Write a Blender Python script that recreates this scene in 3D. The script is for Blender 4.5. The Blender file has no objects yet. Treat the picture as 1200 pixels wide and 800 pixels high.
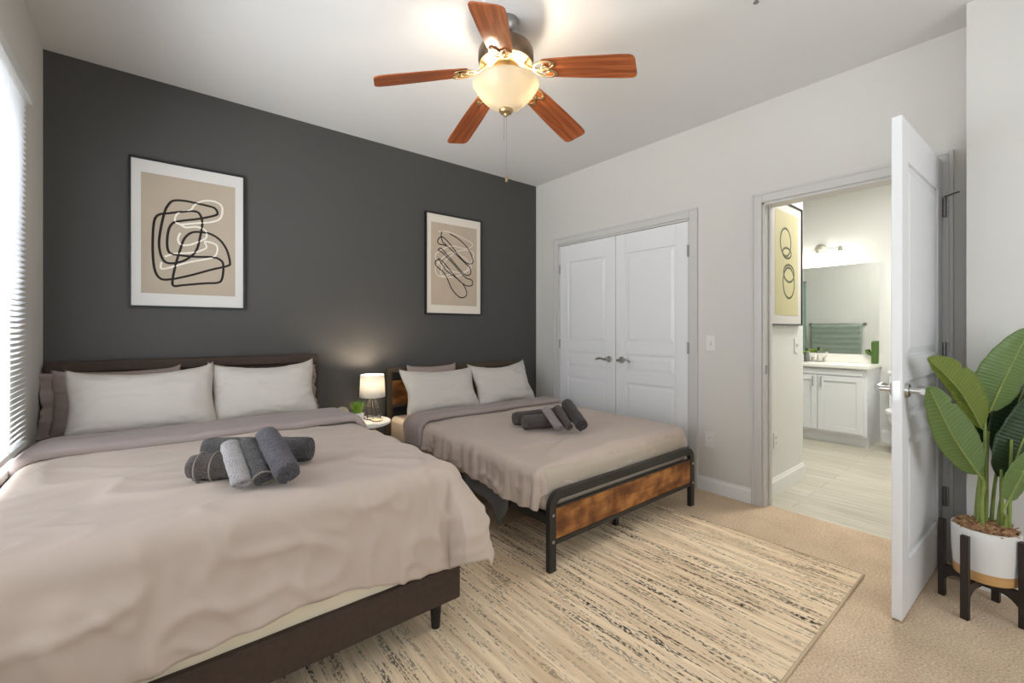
import bpy, bmesh, math, random
from mathutils import Vector, Matrix, Euler, noise
import numpy as np

random.seed(7)
PI = math.pi
sc = bpy.context.scene
COL = sc.collection

# ------------------------------------------------------------------ camera
cam_d = bpy.data.cameras.new('camera')
cam_d.sensor_width = 36.0
cam_d.lens = 516.2 / 1200 * 36
cam_d.shift_y = -13.7 / 1200
cam_d.clip_start = 0.02
cam = bpy.data.objects.new('camera', cam_d)
COL.objects.link(cam)
cam.location = (-3.207, -3.504, 1.199)
cam.rotation_euler = (PI / 2, 0, math.radians(50.667 - 90))
sc.camera = cam

# ------------------------------------------------------------------ exposure, sky
sc.view_settings.view_transform = 'Standard'
sc.view_settings.look = 'None'
sc.view_settings.gamma = 1
sc.view_settings.use_curve_mapping = False
sc.view_settings.exposure = 1.12
w = bpy.data.worlds.new('sky')
sc.world = w
w.use_nodes = True
w.node_tree.nodes['Background'].inputs[0].default_value = (0.80, 0.90, 1.0, 1)
w.node_tree.nodes['Background'].inputs[1].default_value = 1.0


def area_light(name, loc, rot, sx, sy, power, color):
    d = bpy.data.lights.new(name, 'AREA')
    d.shape = 'RECTANGLE'
    d.size, d.size_y = sx, sy
    d.energy = power
    d.color = color
    o = bpy.data.objects.new(name, d)
    COL.objects.link(o)
    o.location = loc
    o.rotation_euler = rot
    return o


def point_light(name, loc, power, color, r=0.03):
    d = bpy.data.lights.new(name, 'POINT')
    d.energy = power
    d.color = color
    d.shadow_soft_size = r
    o = bpy.data.objects.new(name, d)
    COL.objects.link(o)
    o.location = loc
    return o


# daylight standing outside the two windows of the left wall and an unseen warm fill added behind the camera
DAY = (0.96, 0.975, 1.0)
area_light('day_and_fill_light', (-3.86, -1.85, 1.45), (0, -PI / 2, 0), 1.6, 2.0, 56, DAY)
area_light('day_and_fill_light', (-3.86, -4.0, 1.45), (0, -PI / 2, 0), 1.5, 1.3, 3, DAY)
area_light('day_and_fill_light', (-1.7, -5.25, 1.5), (PI / 2, 0, 0), 1.7, 1.5, 5, (1.0, 0.96, 0.90))  # added frontal fill through a bare opening behind the viewer
area_light('bathroom_fill_light', (1.35, -2.75, 2.725), (0, 0, 0), 0.5, 0.5, 19, (1.0, 0.985, 0.95))  # unseen fill added to brighten the bathroom, without any fixture
WARM = (1.0, 0.87, 0.70)
FAN_W, LAMP_W, VAN_W = 2.7, 4.4, 2.6

# ------------------------------------------------------------------ materials
MATS = {}


def srgb(c):
    return tuple(((x / 255) / 12.92 if x <= 10 else ((x / 255 + 0.055) / 1.055) ** 2.4) for x in c)


def mat(name, col, rough=0.6, metal=0.0, var=0.0, scale=8, bump=0.0, bscale=60, spec=0.4, stretch=None, sheen=0.0,
        col2=None, detail=4.0):
    """Principled surface; optional noise between col and col2 and optional noise bump."""
    if name in MATS:
        return MATS[name]
    m = bpy.data.materials.new(name)
    m.use_nodes = True
    nt = m.node_tree
    b = nt.nodes['Principled BSDF']
    b.inputs['Base Color'].default_value = (*col, 1)
    b.inputs['Roughness'].default_value = rough
    b.inputs['Metallic'].default_value = metal
    b.inputs['Specular IOR Level'].default_value = spec
    if sheen:
        b.inputs['Sheen Weight'].default_value = sheen
    tc = nt.nodes.new('ShaderNodeTexCoord')
    vec = tc.outputs['Object']
    if stretch:
        mp = nt.nodes.new('ShaderNodeMapping')
        mp.inputs['Scale'].default_value = stretch
        nt.links.new(vec, mp.inputs[0])
        vec = mp.outputs[0]
    if var or col2:
        n = nt.nodes.new('ShaderNodeTexNoise')
        n.inputs['Scale'].default_value = scale
        n.inputs['Detail'].default_value = detail
        nt.links.new(vec, n.inputs['Vector'])
        r = nt.nodes.new('ShaderNodeValToRGB')
        c2 = col2 or tuple(max(0, c * (1 - var)) for c in col)
        r.color_ramp.elements[0].position = 0.35
        r.color_ramp.elements[1].position = 0.65
        r.color_ramp.elements[0].color = (*c2, 1)
        r.color_ramp.elements[1].color = (*col, 1)
        nt.links.new(n.outputs['Fac'], r.inputs[0])
        nt.links.new(r.outputs[0], b.inputs['Base Color'])
    if bump:
        n2 = nt.nodes.new('ShaderNodeTexNoise')
        n2.inputs['Scale'].default_value = bscale
        n2.inputs['Detail'].default_value = 3
        nt.links.new(vec, n2.inputs['Vector'])
        bp = nt.nodes.new('ShaderNodeBump')
        bp.inputs['Strength'].default_value = bump
        bp.inputs['Distance'].default_value = 0.01
        nt.links.new(n2.outputs['Fac'], bp.inputs['Height'])
        nt.links.new(bp.outputs[0], b.inputs['Normal'])
    MATS[name] = m
    return m


def emis(name, col, strength, base=(0.9, 0.9, 0.88)):
    m = mat(name, base, 0.4)
    b = m.node_tree.nodes['Principled BSDF']
    b.inputs['Emission Color'].default_value = (*col, 1)
    b.inputs['Emission Strength'].default_value = strength
    return m


M_wall = mat('wall_paint', srgb((216, 212, 206)), 0.7, bump=0.05, bscale=250)
M_dark = mat('charcoal_paint', srgb((76, 74, 72)), 0.62, bump=0.05, bscale=250)
M_ceil = mat('ceiling_paint', srgb((224, 222, 220)), 0.8, bump=0.05, bscale=200)
M_trim = mat('trim_paint', srgb((208, 205, 201)), 0.4)
M_door = mat('door_paint', srgb((236, 235, 236)), 0.38)
M_white = mat('white_gloss', srgb((238, 238, 236)), 0.25)
M_plate = mat('plate_plastic', srgb((228, 226, 222)), 0.35)
M_slot = mat('slot_dark', (0.03, 0.03, 0.03), 0.6)
M_chrome = mat('satin_nickel', (0.55, 0.54, 0.53), 0.28, 1.0)
M_steel = mat('dark_nickel', (0.32, 0.31, 0.30), 0.35, 1.0)
M_black = mat('black_metal', (0.036, 0.034, 0.031), 0.42, 0.3)
M_brown = mat('brown_upholstery', srgb((72, 57, 49)), 0.75, bump=0.15, bscale=400, var=0.15, scale=60)
M_legwood = mat('black_wood_leg', srgb((38, 34, 33)), 0.45)
M_duvet = mat('taupe_cotton', srgb((197, 180, 167)), 0.85, bump=0.06, bscale=700, sheen=0.15)
M_flap = mat('taupe_cotton_underside', srgb((164, 150, 146)), 0.85, bump=0.06, bscale=700, sheen=0.1)
M_sham = mat('taupe_sham', srgb((158, 142, 136)), 0.85, bump=0.06, bscale=700)
M_pillow = mat('white_cotton', srgb((206, 199, 191)), 0.85, bump=0.05, bscale=700)
M_sheet = mat('cream_sheet', srgb((242, 230, 204)), 0.85, bump=0.05, bscale=500)
M_sheet2 = mat('beige_sheet', srgb((190, 176, 158)), 0.85, bump=0.05, bscale=500)
M_tow_blue = mat('slate_towel', srgb((92, 88, 94)), 0.95, bump=1.0, bscale=170, var=0.3, scale=110, sheen=0.2)
M_tow_grey = mat('charcoal_towel', srgb((80, 77, 77)), 0.95, bump=1.0, bscale=170, var=0.3, scale=110, sheen=0.2)
M_tow_brown = mat('umber_towel', srgb((84, 74, 70)), 0.95, bump=1.0, bscale=170, var=0.3, scale=110, sheen=0.2)
M_tow_light = mat('pale_washcloth', srgb((176, 170, 170)), 0.95, bump=1.0, bscale=170, var=0.15, scale=110, sheen=0.2)
M_tow_mauve = mat('dusky_washcloth', srgb((150, 138, 138)), 0.95, bump=1.0, bscale=170, var=0.2, scale=110, sheen=0.2)
M_hem = mat('towel_hem', srgb((150, 140, 130)), 0.9)
M_sage = mat('sage_towel', srgb((156, 170, 156)), 0.95, bump=0.6, bscale=300, var=0.1, scale=40)
M_curtain = mat('sage_curtain', srgb((120, 146, 132)), 0.9)
M_mirror = mat('mirror_glass', (0.92, 0.93, 0.92), 0.01, 1.0)
M_counter = mat('cultured_marble', srgb((240, 238, 230)), 0.2)
M_porc = mat('porcelain', srgb((240, 240, 238)), 0.12)
M_vanity = mat('vanity_paint', srgb((230, 231, 233)), 0.4)
M_bathwall = mat('bath_paint', srgb((224, 224, 219)), 0.6)
M_frame = mat('frame_black', (0.012, 0.013, 0.016), 0.35)
M_mat_w = mat('mat_board', srgb((212, 208, 204)), 0.7)
M_mat_c = mat('mat_board_cream', srgb((226, 216, 202)), 0.7)
M_print = mat('print_beige', srgb((178, 163, 145)), 0.7, var=0.05, scale=3)
M_print2 = mat('print_sand', srgb((192, 174, 153)), 0.7, var=0.08, scale=5)
M_print3 = mat('print_olive', srgb((200, 192, 150)), 0.7, var=0.05, scale=3)
M_ink = mat('ink_black', srgb((36, 27, 24)), 0.8)
M_inkg = mat('ink_olive', srgb((96, 94, 72)), 0.8)
M_inkw = mat('ink_white', srgb((232, 224, 212)), 0.8)
M_bronze = mat('aged_bronze', srgb((118, 100, 82)), 0.4, 0.85, var=0.15, scale=30)
M_brass = mat('antique_brass', srgb((176, 150, 108)), 0.38, 0.8)
M_soil = mat('bark_mulch', srgb((196, 156, 116)), 0.95, col2=srgb((120, 84, 58)), scale=60)
M_pot = mat('pot_white', srgb((224, 222, 218)), 0.4)
M_potband = mat('pot_wood_band', srgb((206, 160, 104)), 0.6, var=0.15, scale=12, stretch=(1, 1, 8))
M_stand = mat('espresso_wood', srgb((48, 38, 34)), 0.45, var=0.2, scale=20, stretch=(1, 1, 0.2))
M_blind = None


def wood(name, c1, c2, axis='X', freq=60, rough=0.35, dist=4.0, knots=False):
    m = mat(name, c1, rough)
    nt = m.node_tree
    b = nt.nodes['Principled BSDF']
    tc = nt.nodes.new('ShaderNodeTexCoord')
    mp = nt.nodes.new('ShaderNodeMapping')
    s = {'X': (0.6, freq / 6, freq / 6), 'Y': (freq / 6, 0.6, freq / 6)}[axis]
    mp.inputs['Scale'].default_value = s
    n = nt.nodes.new('ShaderNodeTexNoise')
    n.inputs['Scale'].default_value = 5
    n.inputs['Detail'].default_value = 6
    n.inputs['Distortion'].default_value = dist * 0.1
    r = nt.nodes.new('ShaderNodeValToRGB')
    r.color_ramp.elements[0].position = 0.36
    r.color_ramp.elements[1].position = 0.62
    r.color_ramp.elements[0].color = (*c2, 1)
    r.color_ramp.elements[1].color = (*c1, 1)
    nt.links.new(tc.outputs['Object'], mp.inputs[0])
    nt.links.new(mp.outputs[0], n.inputs['Vector'])
    nt.links.new(n.outputs['Fac'], r.inputs[0])
    out = r.outputs[0]
    if knots:
        n2 = nt.nodes.new('ShaderNodeTexNoise')
        n2.inputs['Scale'].default_value = 9
        n2.inputs['Detail'].default_value = 5
        nt.links.new(tc.outputs['Object'], n2.inputs['Vector'])
        r2 = nt.nodes.new('ShaderNodeValToRGB')
        r2.color_ramp.elements[0].position = 0.40
        r2.color_ramp.elements[1].position = 0.62
        r2.color_ramp.elements[0].color = (0.42, 0.34, 0.28, 1)
        r2.color_ramp.elements[1].color = (1, 1, 1, 1)
        nt.links.new(n2.outputs['Fac'], r2.inputs[0])
        mx = nt.nodes.new('ShaderNodeMix')
        mx.data_type = 'RGBA'
        mx.blend_type = 'MULTIPLY'
        mx.inputs['Factor'].default_value = 1
        nt.links.new(out, mx.inputs[6])
        nt.links.new(r2.outputs[0], mx.inputs[7])
        out = mx.outputs[2]
    nt.links.new(out, b.inputs['Base Color'])
    return m


M_blade = wood('cherry_blade', srgb((176, 98, 54)), srgb((130, 64, 32)), 'X', 60, 0.35)
M_rustic = wood('rustic_board', srgb((190, 128, 66)), srgb((140, 88, 44)), 'X', 30, 0.55, 8, True)


def carpet_mat():
    m = mat('carpet', srgb((196, 176, 152)), 0.95, spec=0.1)
    nt = m.node_tree
    b = nt.nodes['Principled BSDF']
    tc = nt.nodes.new('ShaderNodeTexCoord')
    n = nt.nodes.new('ShaderNodeTexNoise')
    n.inputs['Scale'].default_value = 120
    n.inputs['Detail'].default_value = 3
    n3 = nt.nodes.new('ShaderNodeTexNoise')
    n3.inputs['Scale'].default_value = 5
    r = nt.nodes.new('ShaderNodeValToRGB')
    r.color_ramp.elements[0].position = 0.30
    r.color_ramp.elements[1].position = 0.66
    r.color_ramp.elements[0].color = (*srgb((188, 161, 132)), 1)
    r.color_ramp.elements[1].color = (*srgb((238, 214, 184)), 1)
    ad = nt.nodes.new('ShaderNodeMix')
    ad.inputs[0].default_value = 0.25
    for q in (n, n3):
        nt.links.new(tc.outputs['Object'], q.inputs['Vector'])
    nt.links.new(n.outputs['Fac'], ad.inputs[2])
    nt.links.new(n3.outputs['Fac'], ad.inputs[3])
    nt.links.new(ad.outputs[0], r.inputs[0])
    nt.links.new(r.outputs[0], b.inputs['Base Color'])
    bp = nt.nodes.new('ShaderNodeBump')
    bp.inputs['Strength'].default_value = 0.7
    bp.inputs['Distance'].default_value = 0.01
    nt.links.new(n.outputs['Fac'], bp.inputs['Height'])
    nt.links.new(bp.outputs[0], b.inputs['Normal'])
    return m


def rug_mat():
    m = mat('woven_rug', srgb((212, 196, 170)), 0.95, spec=0.1)
    nt = m.node_tree
    b = nt.nodes['Principled BSDF']
    tc = nt.nodes.new('ShaderNodeTexCoord')

    def nz(scale, stretch, det, rough=0.6):
        mp = nt.nodes.new('ShaderNodeMapping')
        mp.inputs['Scale'].default_value = stretch
        q = nt.nodes.new('ShaderNodeTexNoise')
        q.inputs['Scale'].default_value = scale
        q.inputs['Detail'].default_value = det
        q.inputs['Roughness'].default_value = rough
        nt.links.new(tc.outputs['Object'], mp.inputs[0])
        nt.links.new(mp.outputs[0], q.inputs['Vector'])
        return q.outputs['Fac']

    def ramp(sock, p0, p1, c0, c1):
        r = nt.nodes.new('ShaderNodeValToRGB')
        r.color_ramp.elements[0].position = p0
        r.color_ramp.elements[1].position = p1
        r.color_ramp.elements[0].color = (*c0, 1)
        r.color_ramp.elements[1].color = (*c1, 1)
        nt.links.new(sock, r.inputs[0])
        return r.outputs[0]

    streak = ramp(nz(34, (2.2, 0.13, 1), 3), 0.520, 0.57, (0, 0, 0), (1, 1, 1))       # thin streaks along y
    dash = ramp(nz(90, (1.5, 0.62, 1), 2), 0.44, 0.54, (0, 0, 0), (1, 1, 1))          # broken into dashes
    patch = ramp(nz(2.0, (1.2, 0.5, 1), 2), 0.36, 0.60, (0.30, 0.30, 0.30), (1, 1, 1))
    mul = nt.nodes.new('ShaderNodeMath')
    mul.operation = 'MULTIPLY'
    nt.links.new(streak, mul.inputs[0])
    nt.links.new(dash, mul.inputs[1])
    mul2 = nt.nodes.new('ShaderNodeMath')
    mul2.operation = 'MULTIPLY'
    nt.links.new(mul.outputs[0], mul2.inputs[0])
    nt.links.new(patch, mul2.inputs[1])
    base = ramp(nz(18, (2.0, 0.08, 1), 4), 0.38, 0.62, srgb((224, 197, 162)), srgb((252, 230, 198)))
    mx = nt.nodes.new('ShaderNodeMix')
    mx.data_type = 'RGBA'
    nt.links.new(mul2.outputs[0], mx.inputs['Factor'])
    nt.links.new(base, mx.inputs[6])
    mx.inputs[7].default_value = (*srgb((62, 52, 46)), 1)
    nt.links.new(mx.outputs[2], b.inputs['Base Color'])
    bp = nt.nodes.new('ShaderNodeBump')
    bp.inputs['Strength'].default_value = 0.5
    bp.inputs['Distance'].default_value = 0.006
    nt.links.new(nz(150, (1, 0.6, 1), 2), bp.inputs['Height'])
    nt.links.new(bp.outputs[0], b.inputs['Normal'])
    return m


def plank_mat():
    m = mat('vinyl_plank', srgb((206, 192, 164)), 0.35)
    nt = m.node_tree
    b = nt.nodes['Principled BSDF']
    tc = nt.nodes.new('ShaderNodeTexCoord')
    br = nt.nodes.new('ShaderNodeTexBrick')
    br.inputs['Scale'].default_value = 1
    br.inputs['Brick Width'].default_value = 1.2
    br.inputs['Row Height'].default_value = 0.15
    br.inputs['Mortar Size'].default_value = 0.0015
    br.inputs['Color1'].default_value = (*srgb((214, 208, 192)), 1)
    br.inputs['Color2'].default_value = (*srgb((200, 193, 176)), 1)
    br.inputs['Mortar'].default_value = (*srgb((150, 136, 112)), 1)
    mp = nt.nodes.new('ShaderNodeMapping')
    mp.inputs['Rotation'].default_value = (0, 0, PI / 2)
    nt.links.new(tc.outputs['Object'], mp.inputs[0])
    nt.links.new(mp.outputs[0], br.inputs['Vector'])
    mp2 = nt.nodes.new('ShaderNodeMapping')
    mp2.inputs['Scale'].default_value = (14, 0.8, 1)
    n = nt.nodes.new('ShaderNodeTexNoise')
    n.inputs['Scale'].default_value = 3
    n.inputs['Detail'].default_value = 6
    nt.links.new(tc.outputs['Object'], mp2.inputs[0])
    nt.links.new(mp2.outputs[0], n.inputs['Vector'])
    r = nt.nodes.new('ShaderNodeValToRGB')
    r.color_ramp.elements[0].position = 0.3
    r.color_ramp.elements[1].position = 0.7
    r.color_ramp.elements[0].color = (0.72, 0.70, 0.66, 1)
    r.color_ramp.elements[1].color = (1, 1, 1, 1)
    nt.links.new(n.outputs['Fac'], r.inputs[0])
    mx = nt.nodes.new('ShaderNodeMix')
    mx.data_type = 'RGBA'
    mx.blend_type = 'MULTIPLY'
    mx.inputs['Factor'].default_value = 1
    nt.links.new(br.outputs['Color'], mx.inputs[6])
    nt.links.new(r.outputs[0], mx.inputs[7])
    nt.links.new(mx.outputs[2], b.inputs['Base Color'])
    return m


def translucent_mat(name, col, trans=0.5, clear=0.0, glow=None, glow_s=0.0, rough=0.5):
    """Thin sheet that lets light through: diffuse + translucent (+ a clear share)."""
    m = bpy.data.materials.new(name)
    m.use_nodes = True
    nt = m.node_tree
    nt.nodes.clear()
    out = nt.nodes.new('ShaderNodeOutputMaterial')
    df = nt.nodes.new('ShaderNodeBsdfPrincipled')
    df.inputs['Base Color'].default_value = (*col, 1)
    df.inputs['Roughness'].default_value = rough
    if glow:
        df.inputs['Emission Color'].default_value = (*glow, 1)
        df.inputs['Emission Strength'].default_value = glow_s
    tr = nt.nodes.new('ShaderNodeBsdfTranslucent')
    tr.inputs[0].default_value = (*col, 1)
    mx = nt.nodes.new('ShaderNodeMixShader')
    mx.inputs[0].default_value = trans
    nt.links.new(df.outputs[0], mx.inputs[1])
    nt.links.new(tr.outputs[0], mx.inputs[2])
    last = mx.outputs[0]
    if clear:
        tp = nt.nodes.new('ShaderNodeBsdfTransparent')
        tp.inputs[0].default_value = (*col, 1)
        m2 = nt.nodes.new('ShaderNodeMixShader')
        m2.inputs[0].default_value = clear
        nt.links.new(last, m2.inputs[1])
        nt.links.new(tp.outputs[0], m2.inputs[2])
        last = m2.outputs[0]
    nt.links.new(last, out.inputs[0])
    return m


M_blind = translucent_mat('blind_vinyl', srgb((236, 236, 238)), 0.35)
M_shade = translucent_mat('lamp_linen', srgb((232, 228, 220)), 0.20)
M_bowl = translucent_mat('alabaster_glass', (0.48, 0.43, 0.34), 0.28, 0.15, (1.0, 0.84, 0.58), 0.10, 0.25)
M_vglass = translucent_mat('frosted_glass', srgb((250, 250, 246)), 0.5, 0.3, (1.0, 0.97, 0.88), 0.6)
M_pane = translucent_mat('window_glass', (0.95, 0.97, 0.97), 0.0, 0.93, rough=0.02)


def leaf_mat(name, c1, c2, trans=0.25):
    m = bpy.data.materials.new(name)
    m.use_nodes = True
    nt = m.node_tree
    b = nt.nodes['Principled BSDF']
    out = nt.nodes['Material Output']
    b.inputs['Roughness'].default_value = 0.38
    uv = nt.nodes.new('ShaderNodeUVMap')
    wv = nt.nodes.new('ShaderNodeTexWave')
    wv.bands_direction = 'Y'
    wv.inputs['Scale'].default_value = 9
    wv.inputs['Distortion'].default_value = 1.2
    r = nt.nodes.new('ShaderNodeValToRGB')
    r.color_ramp.elements[0].color = (*c2, 1)
    r.color_ramp.elements[1].color = (*c1, 1)
    nt.links.new(uv.outputs[0], wv.inputs['Vector'])
    nt.links.new(wv.outputs['Fac'], r.inputs[0])
    nt.links.new(r.outputs[0], b.inputs['Base Color'])
    bp = nt.nodes.new('ShaderNodeBump')
    bp.inputs['Strength'].default_value = 0.25
    bp.inputs['Distance'].default_value = 0.004
    nt.links.new(wv.outputs['Fac'], bp.inputs['Height'])
    nt.links.new(bp.outputs[0], b.inputs['Normal'])
    tr = nt.nodes.new('ShaderNodeBsdfTranslucent')
    tr.inputs[0].default_value = (c1[0], c1[1], c1[2] * 0.6, 1)
    mx = nt.nodes.new('ShaderNodeMixShader')
    mx.inputs[0].default_value = trans
    nt.links.new(b.outputs[0], mx.inputs[1])
    nt.links.new(tr.outputs[0], mx.inputs[2])
    nt.links.new(mx.outputs[0], out.inputs[0])
    return m


M_leaf = leaf_mat('leaf_green', srgb((134, 150, 60)), srgb((114, 132, 48)))
M_leafd = leaf_mat('leaf_dark', srgb((62, 84, 48)), srgb((44, 64, 40)))
M_leafm = leaf_mat('leaf_mid', srgb((122, 146, 84)), srgb((104, 128, 70)))
M_stem = mat('leaf_stem', srgb((136, 152, 78)), 0.5, var=0.2, scale=20)
M_grass = mat('faux_grass', srgb((150, 190, 66)), 0.6, var=0.4, scale=80)
M_cactus = mat('cactus_green', srgb((76, 104, 44)), 0.5)


# ------------------------------------------------------------------ building helpers
class MB:
    """Collects shapes into one bmesh, then links it as ONE mesh object."""

    def __init__(self):
        self.bm = bmesh.new()

    def box(self, x0, x1, y0, y1, z0, z1, mtx=None):
        P = [(x0, y0, z0), (x1, y0, z0), (x1, y1, z0), (x0, y1, z0), (x0, y0, z1), (x1, y0, z1), (x1, y1, z1), (x0, y1, z1)]
        vs = [self.bm.verts.new(mtx @ Vector(p) if mtx else p) for p in P]
        for f in ((0, 3, 2, 1), (4, 5, 6, 7), (0, 1, 5, 4), (1, 2, 6, 5), (2, 3, 7, 6), (3, 0, 4, 7)):
            self.bm.faces.new([vs[i] for i in f])
        return self

    def frustum(self, r0, d0, r1, d1, ax='y'):
        """Raised panel: rect r0=(a0,a1,z0,z1) at depth d0 to rect r1 at depth d1 along y."""
        def ring(r, d):
            return [self.bm.verts.new((r[i], d, r[j])) for i, j in ((0, 2), (1, 2), (1, 3), (0, 3))]
        a, b = ring(r0, d0), ring(r1, d1)
        for i in range(4):
            self.bm.faces.new([a[i], a[(i + 1) % 4], b[(i + 1) % 4], b[i]])
        self.bm.faces.new(b)
        return self

    def lathe(self, prof, n=48, c=(0, 0, 0), cap=True, mtx=None):
        rings = []
        for r, z in prof:
            ring = []
            for i in range(n):
                a = 2 * PI * i / n
                p = Vector((c[0] + r * math.cos(a), c[1] + r * math.sin(a), c[2] + z))
                ring.append(self.bm.verts.new(mtx @ p if mtx else p))
            rings.append(ring)
        for a, b in zip(rings, rings[1:]):
            for i in range(n):
                self.bm.faces.new([a[i], a[(i + 1) % n], b[(i + 1) % n], b[i]])
        if cap:
            self.bm.faces.new(rings[0][::-1])
            self.bm.faces.new(rings[-1])
        return self

    def cyl(self, p0, p1, r0, r1=None, n=20):
        p0, p1 = Vector(p0), Vector(p1)
        return self.tube([p0, p1], [r0, r1 if r1 is not None else r0], n)

    def tube(self, pts, r, n=12, closed=False, flat=None):
        pts = [Vector(p) for p in pts]
        rs = r if isinstance(r, (list, tuple)) else [r] * len(pts)
        m = len(pts)
        up = None
        rings = []
        for i, p in enumerate(pts):
            a = pts[(i - 1) % m] if (closed or i > 0) else p
            b = pts[(i + 1) % m] if (closed or i < m - 1) else p
            t = (b - a).normalized()
            if up is None:
                up = Vector((0, 0, 1)) if abs(t.z) < 0.9 else Vector((1, 0, 0))
            s = t.cross(up).normalized()
            up = s.cross(t).normalized()
            k = flat or 1
            rings.append([self.bm.verts.new(p + rs[i] * (math.cos(2 * PI * j / n) * s + k * math.sin(2 * PI * j / n) * up)) for j in range(n)])
        for i in range(m if closed else m - 1):
            a, b = rings[i], rings[(i + 1) % m]
            for j in range(n):
                self.bm.faces.new([a[j], b[j], b[(j + 1) % n], a[(j + 1) % n]])
        if not closed:
            self.bm.faces.new(rings[0])
            self.bm.faces.new(rings[-1][::-1])
        return self

    def sphere(self, c, r, n=16, sc_=(1, 1, 1)):
        m = Matrix.Translation(c) @ Matrix.Diagonal((r * sc_[0], r * sc_[1], r * sc_[2], 1))
        bmesh.ops.create_uvsphere(self.bm, u_segments=n, v_segments=n // 2 + 2, radius=1, matrix=m)
        return self

    def torus(self, c, R, r, axis=(0, 0, 1), n=32, k=10, sx=1.0):
        ax = Vector(axis).normalized()
        u = ax.cross(Vector((0, 0, 1)) if abs(ax.z) < 0.9 else Vector((1, 0, 0))).normalized()
        v = ax.cross(u)
        c = Vector(c)
        return self.tube([c + R * (sx * math.cos(2 * PI * i / n) * u + math.sin(2 * PI * i / n) * v) for i in range(n)], r, k, closed=True)

    def grid(self, P, uv=None):
        """P: rows of points."""
        vs = [[self.bm.verts.new(p) for p in row] for row in P]
        lay = self.bm.loops.layers.uv.verify() if uv else None
        nr, nc = len(vs), len(vs[0])
        for i in range(nr - 1):
            for j in range(nc - 1):
                f = self.bm.faces.new([vs[i][j], vs[i][j + 1], vs[i + 1][j + 1], vs[i + 1][j]])
                if lay:
                    for l, (a, b) in zip(f.loops, ((i, j), (i, j + 1), (i + 1, j + 1), (i + 1, j))):
                        l[lay].uv = (b / (nc - 1), a / (nr - 1))
        return vs

    def build(self, name, m, parent=None, local=False, loc=None, rot=None, bevel=0.0, smooth=False, solid=0.0, sub=0, seg=2, angle=35):
        me = bpy.data.meshes.new(name)
        bmesh.ops.recalc_face_normals(self.bm, faces=self.bm.faces)
        self.bm.to_mesh(me)
        self.bm.free()
        o = bpy.data.objects.new(name, me)
        COL.objects.link(o)
        me.materials.append(m)
        if smooth:
            me.polygons.foreach_set('use_smooth', [True] * len(me.polygons))
            if smooth == 'auto':
                me.set_sharp_from_angle(angle=math.radians(angle))
        if bevel:
            b = o.modifiers.new('bevel', 'BEVEL')
            b.width = bevel
            b.segments = seg
            b.limit_method = 'ANGLE'
            b.angle_limit = math.radians(40)
        if solid:
            s = o.modifiers.new('solid', 'SOLIDIFY')
            s.thickness = solid
            s.offset = 0
        if sub:
            s = o.modifiers.new('sub', 'SUBSURF')
            s.levels = s.render_levels = sub
        if loc:
            o.location = loc
        if rot:
            o.rotation_euler = rot
        if parent:
            put(o, parent, local)
        return o


def world_loc(o):
    v = Vector(o.location)
    while o.parent:
        if o.matrix_parent_inverse == Matrix.Identity(4):
            v = o.parent.matrix_basis @ v
        o = o.parent
        if o.parent is None:
            break
    return v


ROOTS = {}


def put(o, parent, local=False):
    """Parent o; vertices are in world coordinates unless local."""
    o.parent = parent
    if not local:
        p, mtx = parent, Matrix.Identity(4)
        chain = []
        while p:
            chain.append(p)
            p = p.parent
        for p in reversed(chain):
            mtx = mtx @ p.matrix_parent_inverse @ p.matrix_basis
        o.matrix_parent_inverse = mtx.inverted()


def tag(o, label, cat, group=None, kind=None):
    o['label'] = label
    o['category'] = cat
    if group:
        o['group'] = group
    if kind:
        o['kind'] = kind
    return o


def thing(name, label, cat, loc=(0, 0, 0), rz=0, group=None):
    o = bpy.data.objects.new(name, None)
    o.empty_display_size = 0.1
    COL.objects.link(o)
    o.location = loc
    o.rotation_euler = (0, 0, rz)
    return tag(o, label, cat, group)


def struct(o, label, cat):
    return tag(o, label, cat, None, 'structure')


def smooth_closed(pts, n=6, closed=False):
    """Catmull-Rom through pts."""
    out = []
    m = len(pts)
    P = [Vector(p) for p in pts]
    rng = range(m) if closed else range(m - 1)
    for i in rng:
        p0 = P[(i - 1) % m] if closed or i > 0 else P[i]
        p1, p2 = P[i], P[(i + 1) % m]
        p3 = P[(i + 2) % m] if closed or i + 2 < m else p2
        for k in range(n):
            t = k / n
            out.append(0.5 * ((2 * p1) + (-p0 + p2) * t + (2 * p0 - 5 * p1 + 4 * p2 - p3) * t * t + (-p0 + 3 * p1 - 3 * p2 + p3) * t ** 3))
    if not closed:
        out.append(P[-1])
    return out


def nz(x, y, z=0.0):
    return noise.noise(Vector((x, y, z)))


def ridge(x, y, s):
    """Sharp crease lines between soft hollows, 0..1."""
    n = noise.noise(Vector((x + 0.35 * noise.noise(Vector((x * 0.7, y * 0.7, s + 9))), y, s)))
    return max(0.0, 1 - abs(n) * 3.2) ** 2


def interp(x, xs, ys):
    return float(np.interp(x, xs, ys))


# ================================================================== SETTING
H = 2.74
XL, YF = -3.666, -5.0
struct(MB().box(XL - 0.14, 0.06, YF - 0.14, 0.12, -0.1, 0.0).build('floor', carpet_mat()), 'beige cut pile carpet of the bedroom', 'floor')
struct(MB().box(0.06, 3.0, -3.6, 0.12, -0.1, 0.0).build('floor_bathroom', plank_mat()), 'pale wood look vinyl plank floor beyond the open doorway', 'floor')
struct(MB().box(XL - 0.14, 3.0, YF - 0.14, 0.12, H, H + 0.1).build('ceiling', M_ceil), 'plain light grey ceiling above the beds', 'ceiling')
struct(MB().box(XL - 0.14, 0.0, 0.0, 0.12, 0, H).build('wall_back', M_dark), 'charcoal accent wall behind the two headboards', 'wall')
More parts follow.
